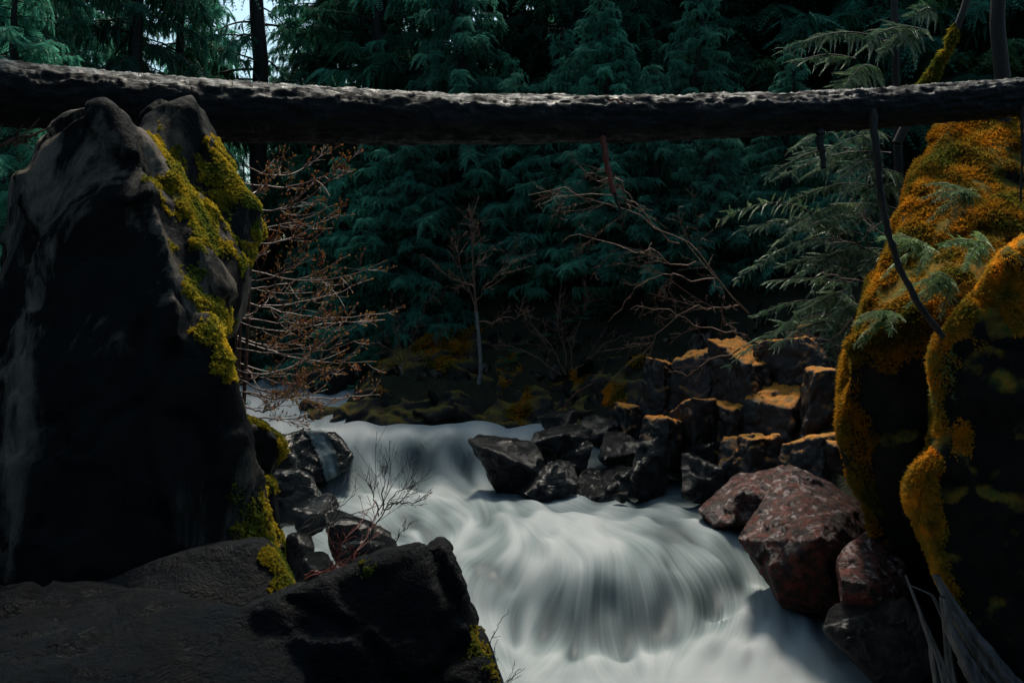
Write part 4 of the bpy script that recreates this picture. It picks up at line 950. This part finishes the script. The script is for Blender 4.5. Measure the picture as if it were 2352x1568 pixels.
twig_thing('brush_tangle', 'tangle of dead red stems caught behind the ledge', [
    [(690,1345,4.8),(760,1320,4.75),(830,1290,4.7)], [(700,1330,4.8),(780,1300,4.7),(850,1265,4.6)], [(690,1360,4.7),(750,1340,4.6),(800,1300,4.5)], [(700,1320,4.9),(760,1310,4.8),(800,1280,4.8)], [(760,1330,4.7),(790,1260,4.7),(860,1180,4.9)], [(800,1310,4.7),(830,1250,4.8),(875,1180,5.0)], [(770,1300,4.7),(762,1250,4.7),(750,1225,4.7)], [(710,1350,4.75),(790,1330,4.6),(830,1300,4.5)]],
    M['wood_red'], 23, (0.004, 0.0016), 2, 6, 0.4, 0.6, 0.1)
twig_thing('bare_twig', 'lone straight twig standing at the bottom edge beside the ledge', [[(1112,1500,4.3),(1130,1460,4.3),(1162,1400,4.35)]], M['twig_dark'], 24, (0.003, 0.0012), 1, 2, 0.2)
twig_thing('bare_twig', 'small branching twig at the very bottom beside the ledge', [[(1140,1590,4.15),(1128,1540,4.2),(1134,1495,4.2)], [(1140,1590,4.15),(1175,1545,4.1),(1192,1525,4.1)]], M['twig_dark'], 25, (0.003, 0.0012), 2, 4, 0.5, 0.7)
twig_thing('dead_branch', 'tangle of dead brown branches hanging in the middle right above the outcrop', [
    [(1720,720,17.5),(1640,640,17.6),(1560,560,17.8),(1450,480,18.0),(1330,430,18.2),(1200,440,18.4)], [(1640,640,17.6),(1540,620,17.7),(1450,660,17.8),(1380,720,17.9)], [(1600,600,17.6),(1500,600,17.8),(1400,560,18),(1250,560,18.2)],
    [(1700,700,17.5),(1600,690,17.5),(1500,760,17.6),(1440,820,17.6)], [(1560,560,17.8),(1450,520,18),(1330,500,18.2),(1230,520,18.3)], [(1690,760,17.4),(1600,750,17.4),(1500,700,17.6),(1420,690,17.8)],
    [(1700,800,17.2),(1600,820,17.3),(1500,830,17.4)], [(1450,480,18),(1400,420,18),(1300,390,18.1)], [(1640,640,17.6),(1660,730,17.4),(1720,800,17.2)]],
    M['twig_brown'], 26, (0.015, 0.0045), 3, 8, 0.36, 0.9, -0.1, 'branches', 0.0, 0.1, 5)
twig_thing('dead_branch', 'grey brown dead twigs in the shade left of the tangle', [
    [(1090,720,21),(1070,600,21),(1060,500,21)], [(1090,700,21),(1150,620,21),(1200,560,21)], [(1095,740,21),(1160,740,21),(1230,720,21)], [(1090,660,21),(1030,640,21),(980,600,21)], [(1085,640,21),(1110,560,21),(1100,480,21)]],
    M['twig_brown'], 27, (0.012, 0.005), 3, 8, 0.4, 0.8, 0.1, 'branches')
twig_thing('dead_branch', 'thin bare branches arching in front of the mossy cliff', [
    [(2100,840,12.4),(2000,790,12.6),(1930,800,13),(1850,790,13.5)], [(2020,640,12.8),(1950,640,13),(1880,610,13.4)], [(2040,500,12.5),(1980,560,12.8),(1900,570,13.2)], [(1960,730,12.6),(1900,780,13),(1800,770,13.5)], [(2060,560,12.2),(2010,520,12.4),(1960,430,12.6)]],
    M['twig_brown'], 28, (0.010, 0.003), 3, 5, 0.4, 0.8, -0.05, 'branches')
twig_thing('dead_branch', 'brown leafless brush low on the middle of the far bank', [
    [(1300,860,20.9),(1260,780,21),(1200,700,21.2)], [(1310,850,20.9),(1330,760,21),(1370,680,21.2)], [(1290,860,20.9),(1220,820,20.9),(1150,800,21)], [(1320,850,20.9),(1400,790,20.8),(1460,760,20.8)], [(1300,840,20.9),(1290,740,21),(1300,640,21.2)]],
    M['twig_brown'], 31, (0.014, 0.005), 3, 7, 0.42, 0.8, 0.15, 'branches')
twig_thing('dead_branch', 'reddish brown brush on the far bank between the shrub and the sapling', [
    [(930,830,21.8),(900,760,21.8),(880,680,22)], [(935,830,21.8),(960,740,21.9),(1000,660,22)], [(930,840,21.8),(860,800,21.7),(800,780,21.7)], [(940,830,21.8),(1000,790,21.7),(1050,740,21.8)]],
    M['twig_red'], 32, (0.013, 0.005), 3, 7, 0.42, 0.8, 0.15, 'branches')
twig_thing('leaning_stick', 'straight thin stick leaning on the far bank', [[(1268,965,20),(1330,900,20.2),(1392,842,20.5)]], M['wood_red'], 29, (0.014, 0.008), 0)
twig_thing('dead_branch', 'short reddish branch poking out left of the big rock', [[(-60,360,8.2),(40,325,8.2),(110,308,8.1)], [(30,330,8.2),(60,300,8.2)]], M['twig_red'], 30, (0.02, 0.006), 1, 4, 0.3)
# pale sapling
sap = empty('sapling', tuple(P(1092, 915, 21.6))); tb = Tubes()
tb.add(resample([P(1092, 930, 21.6), P(1105, 850, 21.6), P(1100, 770, 21.6), P(1094, 715, 21.6)], 40), np.linspace(0.05, 0.035, 40), 7)
x_ = link('trunk', tb.mesh('trunk'), M['birch'], sap, True); x_.matrix_parent_inverse = Matrix.Translation(-Vector(sap.location))
tb = Tubes(); grow(tb, resample([P(1094, 715, 21.6), P(1088, 640, 21.65), P(1084, 560, 21.7), P(1078, 470, 21.7)], 20), 0.03, 0.006, np.random.default_rng(6), 2, 7, 0.4, 0.8, 0.3)
x_ = link('branches', tb.mesh('branches'), M['twig_brown'], sap, True); x_.matrix_parent_inverse = Matrix.Translation(-Vector(sap.location))
tag(sap, 'slim pale barked sapling standing on the far bank', 'tree')

# fronded conifer in front of the cliff
def fronded(name, label, boughs, trunkpts, seed, mat, tr=0.09, frs=FRN, step=0.10, fsize=(0.5, 1.05), cat='tree', stem=0.014):
    rng = np.random.default_rng(seed); tb = Tubes(); root = empty(name, tuple(P(*trunkpts[0])))
    if len(trunkpts) > 1: tb.add(resample([P(*p) for p in trunkpts], 30), np.linspace(tr, tr * 0.5, 30), 8)
    T = []
    for bg_ in boughs:
        a, b_ = P(*bg_[0]), P(*bg_[1]); L = np.linalg.norm(b_ - a); n = 18; s_ = np.linspace(0, 1, n)[:, None]
        arch = rng.uniform(0.04, 0.16)
        pts = a + (b_ - a) * s_ + np.array((0, 0, 1)) * L * arch * np.sin(math.pi * s_) + rng.standard_normal(3) * 0.04 * L * s_ ** 2
        tb.add(pts, np.linspace(stem, 0.003, n), 4)
        m = max(6, int(L / step)); d0 = (b_ - a) / L
        tt = np.linspace(0.12, 1, m); ip = tt * (n - 1)
        pp = np.stack([np.interp(ip, np.arange(n), pts[:, c]) for c in range(3)], 1)
        tilt = rng.standard_normal(3) * 0.35; up0 = np.array((0, 0, 1)) + np.array((0, -0.55, 0)) + tilt; up0 /= np.linalg.norm(up0)
        side = np.cross(up0, d0); side /= np.linalg.norm(side)
        for sg in (-1, 1):
            d = d0 * 0.75 + sg * side * 0.8 + np.array((0, 0, -0.3)); d = d + rng.standard_normal((m, 3)) * 0.25
            sz = rng.uniform(*fsize, m) * (1.15 - 0.75 * tt)
            T.append(place(frs[rng.integers(len(frs))], pp, d, up0 + rng.standard_normal((m, 3)) * 0.15, sz))
        T.append(place(frs[0], pts[-3:-2], d0[None], up0[None], np.array([0.7])))
    inv = Matrix.Translation(-Vector(root.location))
    for nm, me, mt in (('trunk', tb.mesh('trunk'), M['bark']), ('crown', soup('crown', np.concatenate(T)), mat)):
        o = link(nm, me, mt, root); o.matrix_parent_inverse = inv
    return tag(root, label, cat)
B_ = lambda x0, y0, x1, y1, d0=14.4, d1=13.6: ((x0, y0, d0), (x1, y1, d1))
rg = np.random.default_rng(44); bo = []
for (x0, y0, x1, y1) in [(2060,310,1800,345),(2060,330,1745,400),(2050,380,1760,430),(2060,430,1830,470),(2040,440,1800,520),(2050,480,1830,560),(2030,560,1650,508),(2040,590,1680,560),(2040,600,1700,640),(2030,650,1750,670),(2020,690,1690,745),(2010,720,1720,790),
                         (2000,640,1820,740),(2040,520,1880,600),(2060,360,1900,400),(2050,540,1800,600),(2030,620,1840,640),(2080,470,1950,520),(2090,600,1930,700),(2060,660,1900,760),(2080,400,1960,460),(2100,330,1940,350),
                         (2040,110,1830,150),(2040,160,1825,195),(2080,60,1880,110),(2100,130,1920,200),(2160,40,2000,120),(2150,100,2020,190),(2200,20,2060,80),(2090,20,1950,50)]:
    if y0 < 250 and rg.random() < 0.35: continue
    t_ = rg.uniform(0.0, 0.45); xa, ya = x0 + (x1 - x0) * t_ + rg.normal(0, 15), y0 + (y1 - y0) * t_ + rg.normal(0, 18)
    bo.append(B_(xa, ya, x1 + rg.normal(0, 25), y1 + rg.normal(0, 18), 14.6 + rg.uniform(-.5, .6), 13.7 + rg.uniform(-.7, .8)))
    if rg.random() < 0.6: bo.append(B_(xa - 20, ya + 14, (xa + x1) / 2 + rg.normal(-30, 25), (ya + y1) / 2 + rg.uniform(20, 80), 14.4, 13.8 + rg.uniform(-.4, .6)))
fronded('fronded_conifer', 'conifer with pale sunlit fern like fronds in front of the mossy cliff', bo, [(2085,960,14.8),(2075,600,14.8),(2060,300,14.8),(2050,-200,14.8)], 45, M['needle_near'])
# ferns on the cliff
for k, (px, py, d, lb) in enumerate([(2190,640,10.1,'green fern hanging on the moss of the right cliff'), (2130,560,10.5,'fern sprouting high on the mossy cliff beside the hanging limb'), (2260,560,9.9,'fern on top of the nearer mossy face'), (2060,720,10.4,'fern low on the left shoulder of the mossy cliff'), (2240,450,10.6,'fern under the log on the mossy cliff')]):
    rg = np.random.default_rng(300 + k)
    bb = [((px, py, d), (px + rg.uniform(-130, -10), py + rg.uniform(-20, 90), d - rg.uniform(0.1, 0.5))) for _ in range(7)]
    fronded('fern', lb, bb, [(px, py, d)], 310 + k, M['fern'], 0.02, [frond_tris(seed=3, L=0.17, n=8, leaf=0.045, width=0.012, droop=0.3)], 0.03, (0.5, 1.0), 'fern', 0.004)
# mossy leaning tree at the upper right
def mossy_tree():
    root = empty('mossy_tree', tuple(P(2090, 260, 12.6))); inv = Matrix.Translation(-Vector(root.location)); tb = Tubes()
    tb.add(resample([P(2060, 330, 12.6), P(2120, 205, 12.6), P(2180, 110, 12.6), P(2215, 20, 12.6), P(2250, -120, 12.6)], 30), np.linspace(0.06, 0.035, 30), 10)
    tb.add(resample([P(2300, 400, 12.9), P(2305, 200, 12.9), P(2290, 60, 12.9), P(2300, -150, 12.9)], 30), np.linspace(0.11, 0.08, 30), 10)
    t = link('trunk', tb.mesh('trunk'), M['bark'], root, True); t.matrix_parent_inverse = inv
    m_ = moss(t, [(L_, [(2110,210),(2190,100)], 60)], M['moss_yellow'], 90000, (0.01, 0.055), 71, (-0.3, -0.5, 0.5), 0.1, 5.0, hang=1.6)
    m_.parent = root; m_.matrix_parent_inverse = inv
    tag(root, 'leaning tree with a bright yellow green mossy trunk above the log at the upper right', 'tree')
mossy_tree()
# driftwood at the bottom right
def driftwood():
    rng = np.random.default_rng(91); VV = []; FF = []; n0 = 0
    for pp, r0, r1, fl in [([(2150,1320,9.4),(2185,1390,9.35),(2230,1460,9.3),(2290,1540,9.25),(2370,1650,9.2)], .035, .20, 6), ([(2165,1370,9.25),(2180,1440,9.2),(2215,1510,9.15),(2270,1620,9.1)], .03, .10, 3),
                           ([(2080,1320,9.7),(2112,1400,9.6),(2140,1480,9.5),(2160,1620,9.4)], .012, .045, 3), ([(2095,1345,9.6),(2140,1365,9.5),(2168,1420,9.4),(2178,1500,9.35),(2195,1620,9.3)], .014, .05, 3), ([(2120,1420,9.5),(2150,1490,9.4),(2200,1620,9.3)], .014, .07, 4)]:
        n, k = 110, 36; c = resample([P(*p) for p in pp], n); t = np.linspace(0, 1, n); ang = np.arange(k) * 2 * math.pi / k
        tt, aa = np.meshgrid(t, ang, indexing='ij'); ph = rng.random() * 6
        q = np.stack([tt.ravel() * 3, np.cos(aa).ravel() * 1.4, np.sin(aa).ravel() * 1.4], 1)
        r = (r0 + (r1 - r0) * tt ** 1.3) * (1 + 0.22 * np.sin(fl * aa + ph + 3.5 * tt) + 0.22 * fbm(q * 2, 7, 4).reshape(n, k) - 0.18 * np.exp(-(fbm(q * np.array((.4, 2, 2)), 8, 3).reshape(n, k) / .08) ** 2))
        V = np.stack([c[:, 0:1] + r * np.cos(aa), c[:, 1:2] + r * np.sin(aa), c[:, 2:3] + 0 * aa], -1).reshape(-1, 3)
        i = np.arange(n - 1)[:, None] * k; j = np.arange(k)[None]; j2 = (j + 1) % k
        FF.append(np.stack([i + j, i + j2, i + k + j2, i + k + j], -1).reshape(-1, 4) + n0); VV.append(V); n0 += n * k
    o = link('driftwood', mesh_np('driftwood', np.concatenate(VV), np.concatenate(FF)), M['wood_grey'], None, True); tag(o, 'twisted grey driftwood roots at the foot of the right cliff', 'driftwood')
driftwood()
# ------------------------------------------------------------------ undergrowth and rubble of the far bank
def undergrowth():
    rng = np.random.default_rng(77); n = 2000
    px = rng.uniform(-500, 1960, n); d = np.where(px > 560, rng.uniform(22.3, 28, n), rng.uniform(10.5, 28, n)); x = (px - 1176) / FPX * d; z = ground_z(x, d)
    k = z > np.interp(d, [10, 18, 20, 24], [-3.3, -3.2, -2.7, -2.3]); x, d, z = x[k], d[k], z[k]
    k = fbm(np.stack([x, d, 0 * x], 1) * 0.9, 5, 3) > -0.3; x, d, z = x[k], d[k], z[k]
    T = []
    for q in range(6):
        a = rng.uniform(0, 6.28, len(x)); v = np.stack([np.cos(a), np.sin(a), rng.uniform(0.2, 1.0, len(x))], 1)
        T.append(place(FR[q % 4], np.stack([x, d, z], 1), v, np.tile((0, 0, 1.), (len(x), 1)), rng.uniform(0.35, 0.8, len(x))))
    o = link('undergrowth', soup('undergrowth', np.concatenate(T)), M['needle_olive']); tag(o, 'dark fern undergrowth covering the slope of the far bank', 'undergrowth', kind='stuff')
undergrowth()
def rubble():
    rng = np.random.default_rng(78); bm = bmesh.new()
    for _ in range(260):
        px = rng.uniform(560, 1960); d = rng.uniform(19.5, 24) if px < 1400 else rng.uniform(15.5, 21); x = (px - 1176) / FPX * d
        z = float(ground_z(np.array([x]), np.array([d]))[0])
        if z < np.interp(d, [16, 18, 20, 24], [-3.9, -3.6, -3.0, -2.6]): continue
        r = rng.uniform(0.08, 0.3); v = rng.standard_normal((11, 3)); v /= np.linalg.norm(v, axis=1)[:, None]
        hull_bm(bm, np.array((x, d, z + 0.05)) + v * r * rng.uniform(0.6, 1.2, 3))
    me = bpy.data.meshes.new('rubble'); bm.to_mesh(me); bm.free()
    o = link('rubble', me, M['rock_dark']); tag(o, 'broken stones littering the far bank', 'stones', kind='stuff')
rubble()

# ivy along the moss edge of the nearer face
iv = moss(cliff_b, [(L_, [(2150,730),(2100,740)], 60), (L_, [(2160,800),(2155,1000)], 40)], M['fern'], 9000, (0.022, 0.034), 15, (-0.6, -0.5, 0.3), -0.1, 4.0, hang=0.4)
if iv: iv.name = 'ivy'
